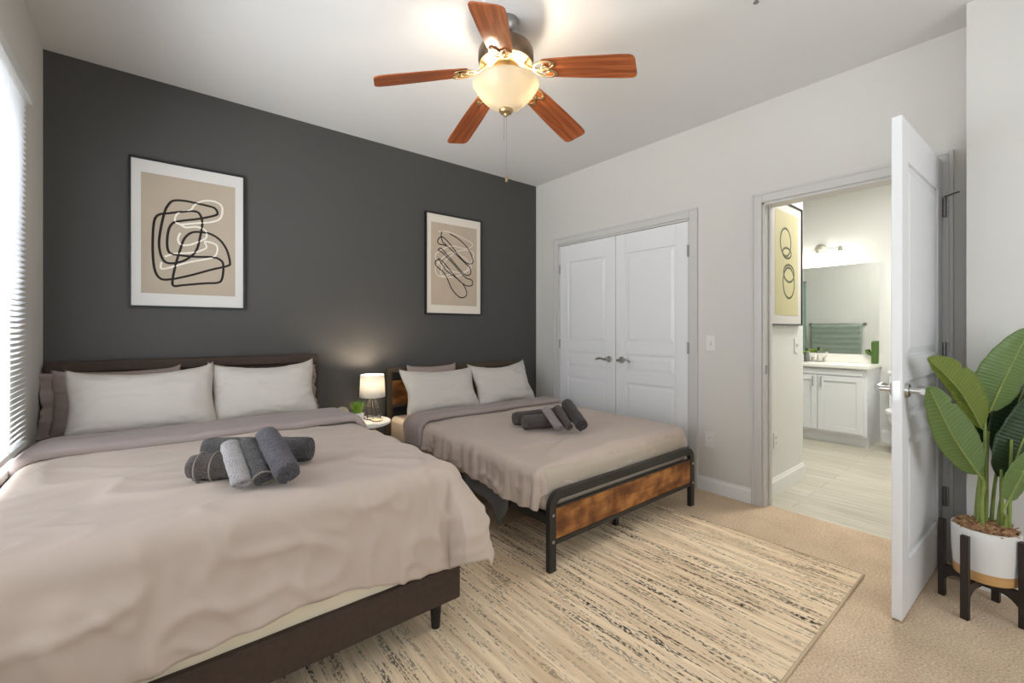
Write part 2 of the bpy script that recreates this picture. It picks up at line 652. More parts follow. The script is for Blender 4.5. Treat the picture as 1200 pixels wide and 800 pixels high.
# right wall with closet opening and bathroom doorway
CY0, CY1, DY0, DY1, OH = -0.344, -1.751, -2.269, -3.125, 2.06
b = MB()
b.box(0, 0.12, CY0, 0.12, 0, H)
b.box(0, 0.12, CY1, CY0, OH, H)
b.box(0, 0.12, DY0, CY1, 0, H)
b.box(0, 0.12, DY1, DY0, OH, H)
b.box(0, 0.12, YF - 0.14, DY1, 0, H)
struct(b.build('wall_right', M_wall), 'light greige wall with closet doors and bathroom doorway', 'wall')
struct(MB().box(-0.225, 0.0, YF, -3.255, 0, H).build('wall_near', M_wall), 'light greige wall projecting behind the big potted plant', 'wall')
b = MB()
W1, W2, WZ0, WZ1 = (-0.74, -2.77), (-3.3, -4.7), 0.655, 2.14
b.box(XL - 0.14, XL, W1[0], 0.0, 0, H)
b.box(XL - 0.14, XL, W2[0], W1[1], 0, H)
b.box(XL - 0.14, XL, YF - 0.14, W2[1], 0, H)
for a in (W1, W2):
    b.box(XL - 0.14, XL, a[1], a[0], 0, WZ0)
    b.box(XL - 0.14, XL, a[1], a[0], WZ1, H)
struct(b.build('wall_left', M_wall), 'light greige window wall beside the near bed', 'wall')
b = MB()
b.box(XL, -2.6, YF - 0.14, YF, 0, H)
b.box(-0.8, 0.0, YF - 0.14, YF, 0, H)
b.box(-2.6, -0.8, YF - 0.14, YF, 0, 0.7)
b.box(-2.6, -0.8, YF - 0.14, YF, 2.25, H)
struct(b.build('wall_front', M_wall), 'greige wall behind the viewer', 'wall')


def window(name, y0, y1, label):
    b = MB()
    x0, x1 = XL - 0.12, XL - 0.07
    t = 0.05
    b.box(x0, x1, y0, y0 - t, WZ0, WZ1).box(x0, x1, y1 + t, y1, WZ0, WZ1)
    b.box(x0, x1, y1, y0, WZ0, WZ0 + t).box(x0, x1, y1, y0, WZ1 - t, WZ1)
    zm = (WZ0 + WZ1) / 2
    b.box(x0, x1, y1, y0, zm - 0.02, zm + 0.02)
    ym = (y0 + y1) / 2
    b.box(x0, x1, ym - 0.03, ym + 0.03, WZ0, WZ1)
    f = struct(b.build(name, M_white, bevel=0.004), label, 'window')
    MB().box(XL - 0.097, XL - 0.093, y1 + 0.05, y0 - 0.05, WZ0 + 0.05, WZ1 - 0.05).build('window_pane', M_pane, f)
    MB().box(XL - 0.12, XL + 0.03, y1 - 0.04, y0 + 0.04, WZ0 - 0.035, WZ0).build('window_sill', M_white, f, bevel=0.006)


window('window_1', W1[0], W1[1], 'tall white framed window behind the closed blinds')
window('window_2', W2[0], W2[1], 'white framed window on the left wall behind the viewer')

# bathroom shell
struct(MB().box(0.12, 0.87, -2.24, -2.12, 0, H).build('wall_hall', M_bathwall), 'short white wall just inside the doorway', 'wall')
struct(MB().box(0.75, 0.87, -2.12, -0.2, 0, H).build('wall_closet', M_bathwall), 'white bathroom wall carrying the towel bar', 'wall')
struct(MB().box(2.87, 3.0, -3.6, -0.2, 0, H).build('wall_vanity', M_bathwall), 'white bathroom wall behind the vanity mirror', 'wall')
struct(MB().box(0.87, 2.87, -0.2, -0.08, 0, H).build('wall_tub', M_bathwall), 'white wall behind the bathtub curtain', 'wall')
struct(MB().box(0.12, 2.87, -3.6, -3.45, 0, H).build('wall_bathroom', M_bathwall), 'white side wall of the bathroom', 'wall')


def casing(name, y0, y1, label, right=True):
    """Flat stepped casing round an opening in the right wall (room side), plus jamb lining."""
    b = MB()
    wd = 0.066
    for (e, s) in ((y0, 1), (y1, -1)):
        b.box(-0.012, 0.001, min(e, e + s * wd), max(e, e + s * wd), 0, OH + wd)
        b.box(-0.020, -0.010, min(e + s * 0.05, e + s * wd), max(e + s * 0.05, e + s * wd), 0, OH + wd)
        b.box(-0.001, 0.121, min(e, e - s * 0.018), max(e, e - s * 0.018), 0, OH)
        b.box(0.055, 0.09, min(e - s * 0.018, e - s * 0.03), max(e - s * 0.018, e - s * 0.03), 0, OH - 0.018)
    b.box(-0.012, 0.001, y1, y0, OH, OH + wd)
    b.box(-0.020, -0.010, y1 - 0.05, y0 + 0.05, OH + 0.05, OH + wd)
    b.box(-0.001, 0.121, y1, y0, OH - 0.018, OH)
    return struct(b.build(name, M_trim, bevel=0.003), label, 'door casing')


t1 = casing('trim_1', CY0 + 0.0, CY1, 'greige casing framing the double closet doors')
t2 = casing('trim_2', DY0, DY1, 'greige casing framing the bathroom doorway')
MB().box(-0.002, 0.03, DY0 - 0.0205, DY0 - 0.018, 0.90, 0.96).build('strike_plate', M_steel, t2)


def baseboard(name, x0, y0, x1, y1, label, nx, ny, h=0.105):
    """Along a wall from (x0,y0) to (x1,y1); (nx,ny) points into the room."""
    b = MB()
    t = 0.014
    prof = [(0, 0), (t, 0), (t, h - 0.025), (t * 0.55, h - 0.01), (t * 0.45, h), (0, h)]
    A = [b.bm.verts.new((x0 + nx * p, y0 + ny * p, z)) for p, z in prof]
    B = [b.bm.verts.new((x1 + nx * p, y1 + ny * p, z)) for p, z in prof]
    n = len(prof)
    for i in range(n):
        b.bm.faces.new([A[i], A[(i + 1) % n], B[(i + 1) % n], B[i]])
    b.bm.faces.new(A[::-1])
    b.bm.faces.new(B)
    return struct(b.build(name, M_white), label, 'baseboard')


baseboard('baseboard_right', 0, CY1 - 0.066, 0, DY0 + 0.066, 'white baseboard between closet and doorway', -1, 0)
baseboard('baseboard_corner', 0, 0, 0, CY0 + 0.066, 'white baseboard between dark wall and closet', -1, 0)
baseboard('baseboard_back', XL, 0, -0.014, 0, 'white baseboard along the charcoal wall', 0, -1)
baseboard('baseboard_near', -0.225, -3.24, -0.225, YF, 'white baseboard behind the plant stand', -1, 0)
baseboard('baseboard_hall', 0.14, -2.24, 0.87, -2.24, 'white baseboard under the hallway picture', 0, -1, 0.13)
baseboard('baseboard_closet', 0.87, -2.254, 0.87, -1.08, 'white baseboard on the towel wall', 1, 0, 0.13)
baseboard('baseboard_vanity', 2.87, -3.45, 2.87, -2.36, 'white baseboard behind the toilet', -1, 0, 0.13)


# ------------------------------------------------------------------ doors
def door_leaf(b, w, h, t, x0=0.0, z0=0.0):
    """Three panel door leaf, x from x0 to x0+w, thickness along y from -t to 0."""
    st = 0.105
    zs = [(0.22, 0.73), (0.82, 0.975), (1.075, h - 0.17)]
    b.box(x0, x0 + st, -t, 0, z0, z0 + h)
    b.box(x0 + w - st, x0 + w, -t, 0, z0, z0 + h)
    rails = [0.0] + [v for z in zs for v in z] + [h]
    for i in range(0, len(rails), 2):
        b.box(x0 + st, x0 + w - st, -t, 0, z0 + rails[i], z0 + rails[i + 1])
    for (a, c) in zs:
        b.box(x0 + st, x0 + w - st, -t + 0.010, -0.010, z0 + a, z0 + c)
        r0 = (x0 + st + 0.014, x0 + w - st - 0.014, z0 + a + 0.014, z0 + c - 0.014)
        r1 = (r0[0] + 0.028, r0[1] - 0.028, r0[2] + 0.028, r0[3] - 0.028)
        b.frustum(r0, -0.010, r1, -0.003)
        b.frustum(r0, -t + 0.010, r1, -t + 0.003)


def lever(b, x, z, yface, s, dirx):
    """Round rose, neck and scrolled lever on the face y=yface, s = outward sign along y, dirx = lever direction."""
    b.cyl((x, yface, z), (x, yface + s * 0.012, z), 0.031, 0.028, 28)
    b.cyl((x, yface + s * 0.010, z), (x, yface + s * 0.055, z), 0.0125, 0.0115, 16)
    yy = yface + s * 0.055
    pts = [(x - dirx * 0.012, yy, z), (x + dirx * 0.02, yy + s * 0.004, z + 0.002), (x + dirx * 0.055, yy + s * 0.002, z + 0.010),
           (x + dirx * 0.085, yy - s * 0.002, z + 0.008), (x + dirx * 0.108, yy - s * 0.004, z - 0.002), (x + dirx * 0.118, yy + s * 0.004, z - 0.010)]
    b.tube(smooth_closed(pts, 5), [0.0125] * 5 + [0.0105] * 10 + [0.009] * 5 + [0.008] * 6, 12)


# closet leaves: local +X runs along world -y, face towards the room
LW = (CY0 - CY1 - 0.036) / 2 - 0.003
for k in range(2):
    b = MB()
    door_leaf(b, LW, OH - 0.03, 0.035)
    o = b.build('door_%d' % (k + 1), M_door, bevel=0.003)
    struct(o, ['left leaf of the white double closet doors', 'right leaf of the white double closet doors'][k], 'door')
    y = CY0 - 0.018 if k == 0 else CY0 - 0.018 - LW - 0.006
    # local x -> world -y ; local y -> world +x
    o.matrix_basis = Matrix(((0, 1, 0, 0.036), (-1, 0, 0, y), (0, 0, 1, 0.008), (0, 0, 0, 1)))
    b = MB()
    hx = LW - 0.065 if k == 0 else 0.065
    lever(b, hx, 0.925, -0.035, -1, -1 if k == 0 else 1)
    b.build('door_handle', M_chrome, o, local=True, smooth='auto')
    for z in (0.25, 1.05, 1.80):
        b = MB()
        ex = -0.004 if k == 0 else LW + 0.004
        b.cyl((ex, -0.040, z - 0.045), (ex, -0.040, z + 0.045), 0.0075, None, 12)
        b.box(ex - 0.006, ex + 0.006, -0.040, -0.030, z - 0.045, z + 0.045)
        b.build('hinge', M_steel, o, local=True, smooth='auto')

# open bathroom door leaf
b = MB()
door_leaf(b, 0.82, 2.07, 0.035)
d3 = b.build('door_3', M_door, bevel=0.003)
struct(d3, 'white panelled bathroom door standing wide open into the bedroom', 'door')
ang = math.radians(180 - 1.9)
d3.location = (-0.016, -3.150, 0.008)
d3.rotation_euler = (0, 0, ang)
# rotated about 180: local +y (0 face) now points to world -y; local -t face to +y
for s, yf in ((1, 0.0), (-1, -0.035)):
    b = MB()
    lever(b, 0.76, 0.94, yf, s, -1)
    b.build('door_handle', M_chrome, d3, local=True, smooth='auto')
MB().box(0.8195, 0.8215, -0.029, -0.006, 0.90, 0.98).build('latch_plate', M_chrome, d3, local=True)
for z in (0.335, 1.085, 1.835):
    b = MB()
    b.cyl((-0.019, -3.158, z - 0.05), (-0.019, -3.158, z + 0.05), 0.008, None, 12)
    b.box(-0.0155, -0.0115, -3.186, -3.158, z - 0.05, z + 0.05)
    for dz in (-0.03, 0.0, 0.03):
        b.box(-0.0225, -0.0150, -3.176, -3.168, z + dz - 0.004, z + dz + 0.004)
    if z > 1.8:
        b.cyl((-0.019, -3.158, z + 0.055), (-0.060, -3.215, z + 0.06), 0.004, None, 8)
    bpy.context.view_layer.update()
    b.build('hinge', M_steel, d3, smooth='auto')

# ------------------------------------------------------------------ switches and outlets
def wall_plate(kind, c, nrm, label, name, cat):
    """c: centre on the wall, nrm: outward (nx,ny)."""
    o = thing(name, label, cat, c, 0, {'switch': 'light switches', 'outlet': 'power outlets'}[kind])
    nx, ny = nrm
    rot = math.atan2(ny, nx) + PI / 2   # local -y faces outward
    o.rotation_euler = (0, 0, rot)
    wd = 0.07
    MB().box(-wd / 2, wd / 2, -0.006, 0, -0.057, 0.057).build('cover_plate', M_plate, o, True, bevel=0.003)
    if kind == 'switch':
        MB().box(-0.005, 0.005, -0.018, -0.004, -0.006, 0.014).build('toggle', M_white, o, True, bevel=0.002)
        MB().box(-0.009, 0.009, -0.0075, -0.005, -0.016, 0.016).build('toggle_slot', M_trim, o, True)
    else:
        for dz in (-0.02, 0.02):
            q = MB().lathe([(0.0, 0.0), (0.017, 0.0), (0.017, 0.003), (0.0, 0.003)], 24, cap=False,
                           mtx=Matrix.Translation((0, -0.005, dz)) @ Matrix.Rotation(PI / 2, 4, 'X')).build('socket', M_white, o, True, smooth='auto')
            b = MB()
            b.box(-0.008, -0.006, -0.0086, -0.0078, dz - 0.004, dz + 0.006)
            b.box(0.006, 0.008, -0.0086, -0.0078, dz - 0.004, dz + 0.006)
            b.box(-0.002, 0.002, -0.0086, -0.0078, dz - 0.012, dz - 0.008)
            put(b.build('slots', M_slot), q, True)
    return o


wall_plate('switch', (0, -1.914, 1.10), (-1, 0), 'white light switch between the closet and the doorway', 'light_switch', 'light switch')
wall_plate('outlet', (0, -1.908, 0.384), (-1, 0), 'white power outlet low on the wall past the foot of the far bed', 'power_outlet', 'outlet')
wall_plate('switch', (0.71, -2.24, 1.075), (0, -1), 'white light switch below the hallway picture', 'light_switch', 'light switch')
wall_plate('outlet', (0.30, -2.24, 0.40), (0, -1), 'white power outlet above the hallway baseboard', 'power_outlet', 'outlet')

# ceiling sprinkler
sp = thing('ceiling_sprinkler', 'small metal fire sprinkler on the ceiling right of the fan', 'sprinkler', (-1.048, -2.646, H))
MB().lathe([(0.001, 0), (0.032, 0), (0.030, -0.006), (0.012, -0.010), (0.001, -0.010)], 24, (-1.048, -2.646, H)).build('escutcheon', M_plate, sp, smooth='auto')
MB().cyl((-1.048, -2.646, H - 0.008), (-1.048, -2.646, H - 0.030), 0.006).lathe([(0.001, -0.03), (0.012, -0.03), (0.012, -0.033), (0.001, -0.033)], 16, (-1.048, -2.646, H)).build('sprinkler_head', M_steel, sp, smooth='auto')

# ------------------------------------------------------------------ window blind
bl = thing('window_blind', 'white horizontal slat blind drawn down over the window beside the near bed', 'blind', (XL + 0.03, -1.85, 0.70))
BY0, BY1 = -0.690, -2.83
MB().box(XL + 0.002, XL + 0.058, BY1 - 0.02, BY0 + 0.022, 2.185, 2.24).build('headrail', M_white, bl, bevel=0.004)
b = MB()
tilt = math.radians(-31)
n = 63
for i in range(n):
    z = 0.735 + i * (2.185 - 0.735) / n
    rows = []
    for k in range(5):
        s = (k / 4 - 0.5) * 0.026
        crown = 0.0016 * (1 - (k / 2 - 1) ** 2)
        x = XL + 0.030 + s * math.cos(tilt) + crown * math.sin(tilt)
        zz = z - s * math.sin(tilt) + crown * math.cos(tilt)
        rows.append([(x, BY0, zz), (x, BY1, zz)])
    b.grid(rows)
b.build('slats', M_blind, bl, solid=0.0006)
MB().box(XL + 0.018, XL + 0.042, BY1, BY0, 0.700, 0.722).build('bottom_rail', M_white, bl, bevel=0.003)
for y in (-1.02, -1.45, -2.2, -2.68):
    b = MB()
    b.box(XL + 0.0445, XL + 0.0455, y - 0.002, y + 0.002, 0.71, 2.19)
    b.box(XL + 0.0145, XL + 0.0155, y - 0.002, y + 0.002, 0.71, 2.19)
    b.build('ladder_cord', M_white, bl)

# ------------------------------------------------------------------ cloth
def drape(x0, x1, yh, yf, ztop, LL, LR, LF, r, amp_top, amp_side, seed, flare=0.06, foot_amp=None, nx=120, ny=130, nh=34, top_fn=None, wr=(1.5, 6.0), ff=(9, 19, 4), extra=0.0, crease=0.008):
    """A bed cover: flat top x0..x1, yh (head) .. yf (foot); LL/LR(v), LF(u) give the hanging lengths."""
    W, L = x1 - x0, yh - yf
    foot_amp = amp_side if foot_amp is None else foot_amp
    us = [('L', 1 - i / nh) for i in range(nh)] + [('T', i / nx) for i in range(nx + 1)] + [('R', (i + 1) / nh) for i in range(nh)]
    vs = [('T', i / ny) for i in range(ny + 1)] + [('F', (i + 1) / nh) for i in range(nh)]
    rows = []
    for kv, tv in vs:
        row = []
        v = tv if kv == 'T' else 1.0
        for ku, tu in us:
            u = tu if ku == 'T' else (0.0 if ku == 'L' else 1.0)
            du = 0 if ku == 'T' else tu * (LL(v) if ku == 'L' else LR(v))
            sx = -1 if ku == 'L' else 1
            dv = 0 if kv == 'T' else tv * LF(u)
            x, y = x0 + W * u, yh - L * v
            z = ztop + (top_fn(u, v) if top_fn else 0)
            d = (du ** 3 + dv ** 3) ** (1 / 3)
            if du and dv:
                d = min(d, 1.02 * max(LL(v) if ku == 'L' else LR(v), LF(u)))
            if d > 0:
                hh = math.hypot(du, dv)
                ox, oy = sx * du / hh, -dv / hh
                if d < r * PI / 2:
                    th = d / r
                    out, dn = r * math.sin(th), r * (1 - math.cos(th))
                else:
                    ex = extra * max(0.0, min(1.0, (v - 0.5) / 0.5)) ** 2 if (du and ku == 'R') else 0.0
                    out, dn = r + flare * (d - r * PI / 2) + ex * min(d - r * PI / 2, 0.20), r + (d - r * PI / 2) * (1 - 0.4 * ex)
                h = min(1.0, d / (r * 2.2)) ** 1.3

                def fold(q, am):
                    f = nz(q * ff[0] + d * 2.0, seed, d * 1.2) * 0.9 + nz(q * ff[1] + d * 5, seed + 7, d * 2.5) * 0.5 + nz(q * ff[2] - d * 3, seed + 3, d) * 0.8
                    c = ridge(q * 4.0 + d * 3.4, d * 5.0 - q * 2.2, seed) + 0.6 * ridge(q * 8.0 - d * 4.5, d * 6 + q * 2.6, seed + 4) - 0.6
                    return h * (am * f + crease * c), am * 0.35 * h * nz(q * 12, seed + 11, d * 4)
                if du and dv:
                    a = math.atan2(dv, du) / (PI / 2)
                    f0, z0 = fold(yf, amp_side)
                    f1, z1 = fold((x1 if ku == 'R' else x0) + 3.1, foot_amp)
                    add, dz = f0 * (1 - a) + f1 * a + h * (0.008 * math.sin(a * PI * 3) + (0.035 if extra else 0.0) * math.sin(a * PI)), z0 * (1 - a) + z1 * a
                elif du:
                    add, dz = fold(y, amp_side)
                else:
                    add, dz = fold(x + 3.1, foot_amp)
                out += add
                x += ox * out
                y += oy * out
                z -= dn
                z += dz
            k = 1 if d == 0 else max(0, 1 - d / (r * 2))
            wz = nz(x * wr[0] + 0.8 * y, y * wr[1] - 2.2 * x, seed) * 0.6 + nz(x * 3.1 + y, y * 13 - 4 * x, seed + 5) * 0.35 + nz(x * 1.2, y * 1.4, seed + 9) * 0.7
            wz += 0.9 * ridge(x * 1.6 + y * 1.1, y * 4.6 - x * 1.5, seed + 2) + 0.5 * ridge(x * 2.6 - y * 2.0, y * 7.5 + x * 2.5, seed + 6)
            z += amp_top * wz * k
            row.append((x, y, z))
        rows.append(row)
    b = MB()
    b.grid(rows)
    return b


def pillow(name, label, c, w, h, T, lean, yaw, m, seed, group=None, puff=0.10, roll=0.0, wr=0.011, flange=None, sag=0.0):
    """c: bottom-edge centre; leans back by `lean` from vertical; yaw about z."""
    root = thing(name, label, 'pillow', c, yaw, group)
    N = 44

    def P(u, v, s):
        cx = 1 - puff * math.cos(PI / 2 * v) ** 2 * abs(u) ** 3
        cz = 1 - puff * 1.1 * math.cos(PI / 2 * u) ** 2 * abs(v) ** 3
        x = w / 2 * u * cx
        zz = h / 2 * v * cz
        t = T / 2 * (max(0.0, (1 - u ** 4) * (1 - v ** 4))) ** 0.62
        t *= 1 - 0.15 * v
        e = max(0.0, (1 - u * u) * (1 - v * v))
        edge = (1 - e) ** 3
        t += s * 0
        wn = nz(u * 2.5 + seed, v * 2.5, s) * 0.8 + nz(u * 7 + seed, v * 3 - u * 2, s + 3) * 0.5 * (0.3 + edge) + nz(u * 3, v * 11 + seed, s) * 0.35 * edge
        t = t + wr * wn * min(1, e * 6)
        cr = ridge(u * 2.2 + v * 1.3, v * 3.4 - u * 0.8, seed + s) + 0.7 * ridge(u * 4.5 - v * 1.5, v * 5.5 + u, seed + s + 5)
        t -= 0.008 * cr * min(1, e * 5) * (0.35 + edge)
        zz += 0.022 * abs(u) ** 9 * max(0.0, v) ** 3
        y = -s * t
        if sag:
            zz -= sag * (1 - u * u) * (v > 0) * v
        return Vector((x, y, zz + h / 2))
    b = MB()
    rot = Matrix.Rotation(-lean, 4, 'X') @ Matrix.Rotation(roll, 4, 'Y')
    front = [[rot @ P(2 * i / N - 1, 2 * j / N - 1, 1) for i in range(N + 1)] for j in range(N + 1)]
    back = [[rot @ P(2 * i / N - 1, 2 * j / N - 1, -1) for i in range(N + 1)] for j in range(N + 1)]
    b.grid(front)
    b.grid(back)
    bmesh.ops.remove_doubles(b.bm, verts=b.bm.verts, dist=0.0008)
    b.build('pillowcase', m, root, True, smooth=True)
    if flange:
        # open hem of the pillowcase beyond the pillow, at one or both ends
        for sgn in flange:
            rows = []
            for j in range(25):
                v = 2 * j / 24 - 1
                row = []
                for i in range(8):
                    q = i / 7
                    x = sgn * (w / 2 * (1 - puff * math.cos(PI / 2 * v) ** 2) - 0.01 + 0.055 * q)
                    y = 0.022 * q * math.sin(v * 9 + seed) + 0.010 * q * math.sin(v * 23 + seed)
                    row.append(rot @ Vector((x + 0.012 * q * nz(v * 4, seed, 1), y, h / 2 * v * 0.97 + h / 2)))
                rows.append(row)
            q = MB()
            q.grid(rows)
            q.build('hem_flap', m, root, True, smooth=True, solid=0.006)
    return root


def towel_roll(name, label, p0, p1, R, m, cat='towel', flat=1.0, turns=3, group=None, hem=None, seed=0.0, spin=-PI / 2, th=None):
    """A rolled towel from p0 to p1 (world, centres of its two ends)."""
    p0, p1 = Vector(p0), Vector(p1)
    Ln = (p1 - p0).length
    ax = (p1 - p0).normalized()
    root = thing(name, label, cat, p0, 0, group)
    side = ax.cross(Vector((0, 0, 1))).normalized()
    up = side.cross(ax)
    th = th or R / (turns + 0.7)
    n = 26 * turns
    nl = 22
    rows = []
    for k in range(nl + 1):
        t = k / nl
        row = []
        for i in range(n + 1):
            a = i / n
            rr = 0.35 * th + (R - 0.5 * th - 0.35 * th) * a
            ph = spin + 2 * PI * turns * a
            e = min(t, 1 - t)
            tele = 0.006 * nz(a * 6, seed, 0) * (1 if t > 0.5 else -1) * (1 if e < 0.02 else 0)
            rad = rr * (1 + 0.07 * nz(math.cos(ph) * 1.3 + t * 3.5, math.sin(ph) * 1.3, seed)) + 0.0035 * nz(t * 9, math.cos(ph) * 2, math.sin(ph) * 2 + seed)
            rad *= 1 - 0.10 * max(0, 1 - e / 0.08) ** 2
            q = ax * (t * Ln + tele) + side * (rad * math.cos(ph)) + up * (rad * flat * math.sin(ph))
            row.append(q)
        rows.append(row)
    b = MB()
    b.grid(rows)
    b.build('rolled_cloth', m, root, True, smooth=True, solid=th * 0.92)
    if hem:
        # woven band showing near one end
        b = MB()
        for tt in hem:
            ring = []
            for i in range(40):
                ph = 2 * PI * i / 40
                ring.append(ax * (tt * Ln) + side * (R * 0.998 * math.cos(ph)) + up * (R * 0.998 * flat * math.sin(ph)))
            b.tube(ring, 0.0024, 6, closed=True)
        b.build('hem_band', M_hem, root, True, smooth=True)
    return root


# ================================================================== NEAR BED
X0, X1 = -3.640, -2.235
nb = thing('upholstered_bed', 'dark brown upholstered bed beside the window', 'bed', (-2.94, -1.0, 0))
b = MB()   # headboard: padded border and recessed channelled panel
hz = 1.022
b.box(X0 - 0.015, X1 - 0.012, -0.075, -0.020, hz - 0.065, hz)
b.box(X0 - 0.015, X0 + 0.05, -0.075, -0.020, 0.10, hz - 0.065)
b.box(X1 - 0.075, X1 - 0.012, -0.075, -0.020, 0.10, hz - 0.065)
hb = b.build('headboard', M_brown, nb, bevel=0.012, seg=3)
b = MB()
npan = 4
for i in range(npan):
    a = X0 + 0.05 + (X1 - 0.075 - X0 - 0.05) * i / npan
    c = X0 + 0.05 + (X1 - 0.075 - X0 - 0.05) * (i + 1) / npan
    b.box(a, c, -0.060, -0.022, 0.15, hz - 0.066)
b.build('padded_panel', M_brown, hb, bevel=0.010, seg=3)
b = MB()
b.box(X0 + 0.01, X1 - 0.01, -2.005, -1.965, 0.125, 0.262)
b.box(X0 + 0.01, X0 + 0.05, -1.965, -0.075, 0.125, 0.262)
b.box(X1 - 0.05, X1 - 0.01, -1.965, -0.075, 0.125, 0.262)
b.build('side_rails', M_brown, nb, bevel=0.008)
b = MB()
b.box(X0 + 0.05, X1 - 0.05, -1.965, -0.08, 0.20, 0.225)
b.build('slat_base', M_legwood, nb)
for (x, y) in ((-2.325, -1.945), (-3.56, -1.945), (-2.30, -0.12), (-3.60, -0.12)):
    MB().cyl((x, y, 0.0105 if (x > -2.96 and y < -1.39) else 0), (x, y, 0.13), 0.017, 0.025, 20).build('leg', M_legwood, nb, smooth='auto')
MAT1 = 0.610
b = MB()
b.box(X0 + 0.050, X1 - 0.055, -1.976, -0.088, 0.2265, MAT1)
mt = b.build('mattress', M_sheet, nb, bevel=0.05, seg=4, smooth=True)
# cream sheet hanging below the duvet at the foot
rows = []
for i in range(61):
    u = i / 60
    x = X0 + 0.05 + (X1 - X0 - 0.10) * u
    low = 0.235 + 0.012 * nz(u * 7, 1.0)
    rows.append([(x, -1.983 - 0.003 * nz(u * 12, k * 0.6), 0.50 + (low - 0.50) * k / 9) for k in range(10)])
q = MB()
q.grid(rows)
q.build('hanging_sheet', M_sheet, mt, smooth=True, solid=0.004)

TOP1 = 0.655


def lf1(u):
    x = X0 + (X1 - X0) * u
    return interp(x, [-3.64, -3.26, -3.07, -2.85, -2.63, -2.45, -2.28, -2.235], [0.45, 0.405, 0.39, 0.365, 0.385, 0.42, 0.415, 0.43])


RD = 0.07
d1 = drape(X0 + 0.078, X1 - 0.075, -0.53, -1.950, TOP1, lambda v: 0.12, lambda v: interp(v, [0, 0.6, 1], [0.30, 0.37, 0.50]), lf1, RD, 0.012, 0.014, 3.3,
           flare=0.05, foot_amp=0.010, extra=0.48, crease=0.017, top_fn=lambda u, v: 0.012 * math.sin(PI * u) + 0.006 * v)
dv1 = tag(d1.build('duvet', M_duvet, smooth=True, solid=0.010), 'taupe duvet spread over the near bed by the window', 'duvet')
# turned down band
def flap(x0, x1, ya, yb, z, seed, nx=110, ny=30, left=0.12, right=0.22, tuck=0.0, wav=0.02, r=0.06, thick=0.038):
    """Folded-over band of a duvet, from the pillows (ya) to its rounded fold edge (yb), running over both bed sides."""
    rows = []
    Wd = x1 - x0
    cs = [-left * (1 - i / 16) for i in range(16)] + [Wd * i / nx for i in range(nx + 1)] + [Wd + right * (i + 1) / 16 for i in range(16)]
    prof = []
    for j in range(ny + 1):
        t = j / ny
        prof.append((ya + (yb - ya) * t, thick * min(1, 0.35 + t * 2.0)))
    for k in range(1, 7):
        a = k / 6 * PI * 0.75
        prof.append((yb - thick * 0.5 * math.sin(a), thick * 0.5 + thick * 0.5 * math.cos(a)))
    for (y, h) in prof:
        row = []
        for c in cs:
            d = max(0, -c, c - Wd)
            sx = -1 if c < 0 else 1
            x = x0 + min(max(c, 0), Wd)
            yy = y + wav * nz(c * 2.2, seed) + 0.25 * wav * nz(c * 8, seed + 2)
            zz = z + h + 0.007 * nz(c * 3 + y * 2, y * 9, seed) + 0.005 * nz(c * 9, y * 16, seed)
            if d > 0:
                if d < r * PI / 2:
                    th_ = d / r
                    o_, dn = (r + h) * math.sin(th_), (r) * (1 - math.cos(th_))
                    zz = z + h * math.cos(th_) - dn
                else:
                    o_, dn = r + h + 0.05 * (d - r * PI / 2), r + d - r * PI / 2
                    zz = z - dn
                x += sx * (o_ + 0.012 * nz(y * 14, d * 8, seed))
                yy += 0.02 * nz(d * 10, y * 6, seed)
            row.append((x, yy, zz))
        rows.append(row)
    b = MB()
    b.grid(rows)
    return b


put(flap(X0 + 0.085, X1 - 0.085, -0.51, -0.925, TOP1 + 0.012, 1.7, left=0.10, right=0.20).build('turned_down_band', M_flap, smooth=True, solid=0.008), dv1)

# pillows of the near bed
pillow('pillow', 'taupe pillow against the headboard nearest the window', (-3.345, -0.172, MAT1 + 0.01), 0.56, 0.355, 0.10, math.radians(12), 0, M_sham, 2.1, puff=0.05, flange=(-1,), group='pillows on the near bed')
pillow('pillow', 'taupe ruffled pillow against the brown headboard nearest the lamp', (-2.60, -0.172, MAT1 + 0.01), 0.56, 0.335, 0.10, math.radians(12), 0, M_sham, 5.4, puff=0.05, flange=(1,), group='pillows on the near bed')
pillow('pillow', 'white pillow on the near bed, closer to the window', (-3.222, -0.430, MAT1 + 0.015), 0.645, 0.395, 0.19, math.radians(26), math.radians(1), M_pillow, 8.3, puff=0.06, sag=0.025, roll=math.radians(-1.0), group='pillows on the near bed')
pillow('pillow', 'white pillow on the near bed, closer to the lamp', (-2.640, -0.385, MAT1 + 0.015), 0.61, 0.395, 0.18, math.radians(25), math.radians(-2), M_pillow, 11.9, puff=0.08, sag=0.025, group='pillows on the near bed')

# ------------------------------------------------------------------ towels on the near bed
ZT = TOP1 + 0.022
FW = Vector((0.634, 0.773, 0))   # lie of the two stacks, square to the long rolls
RT = Vector((0.773, -0.634, 0))


def at(o, a, b_, z):
    v = Vector((o[0], o[1], 0)) + RT * a + FW * b_
    return (v.x, v.y, z)


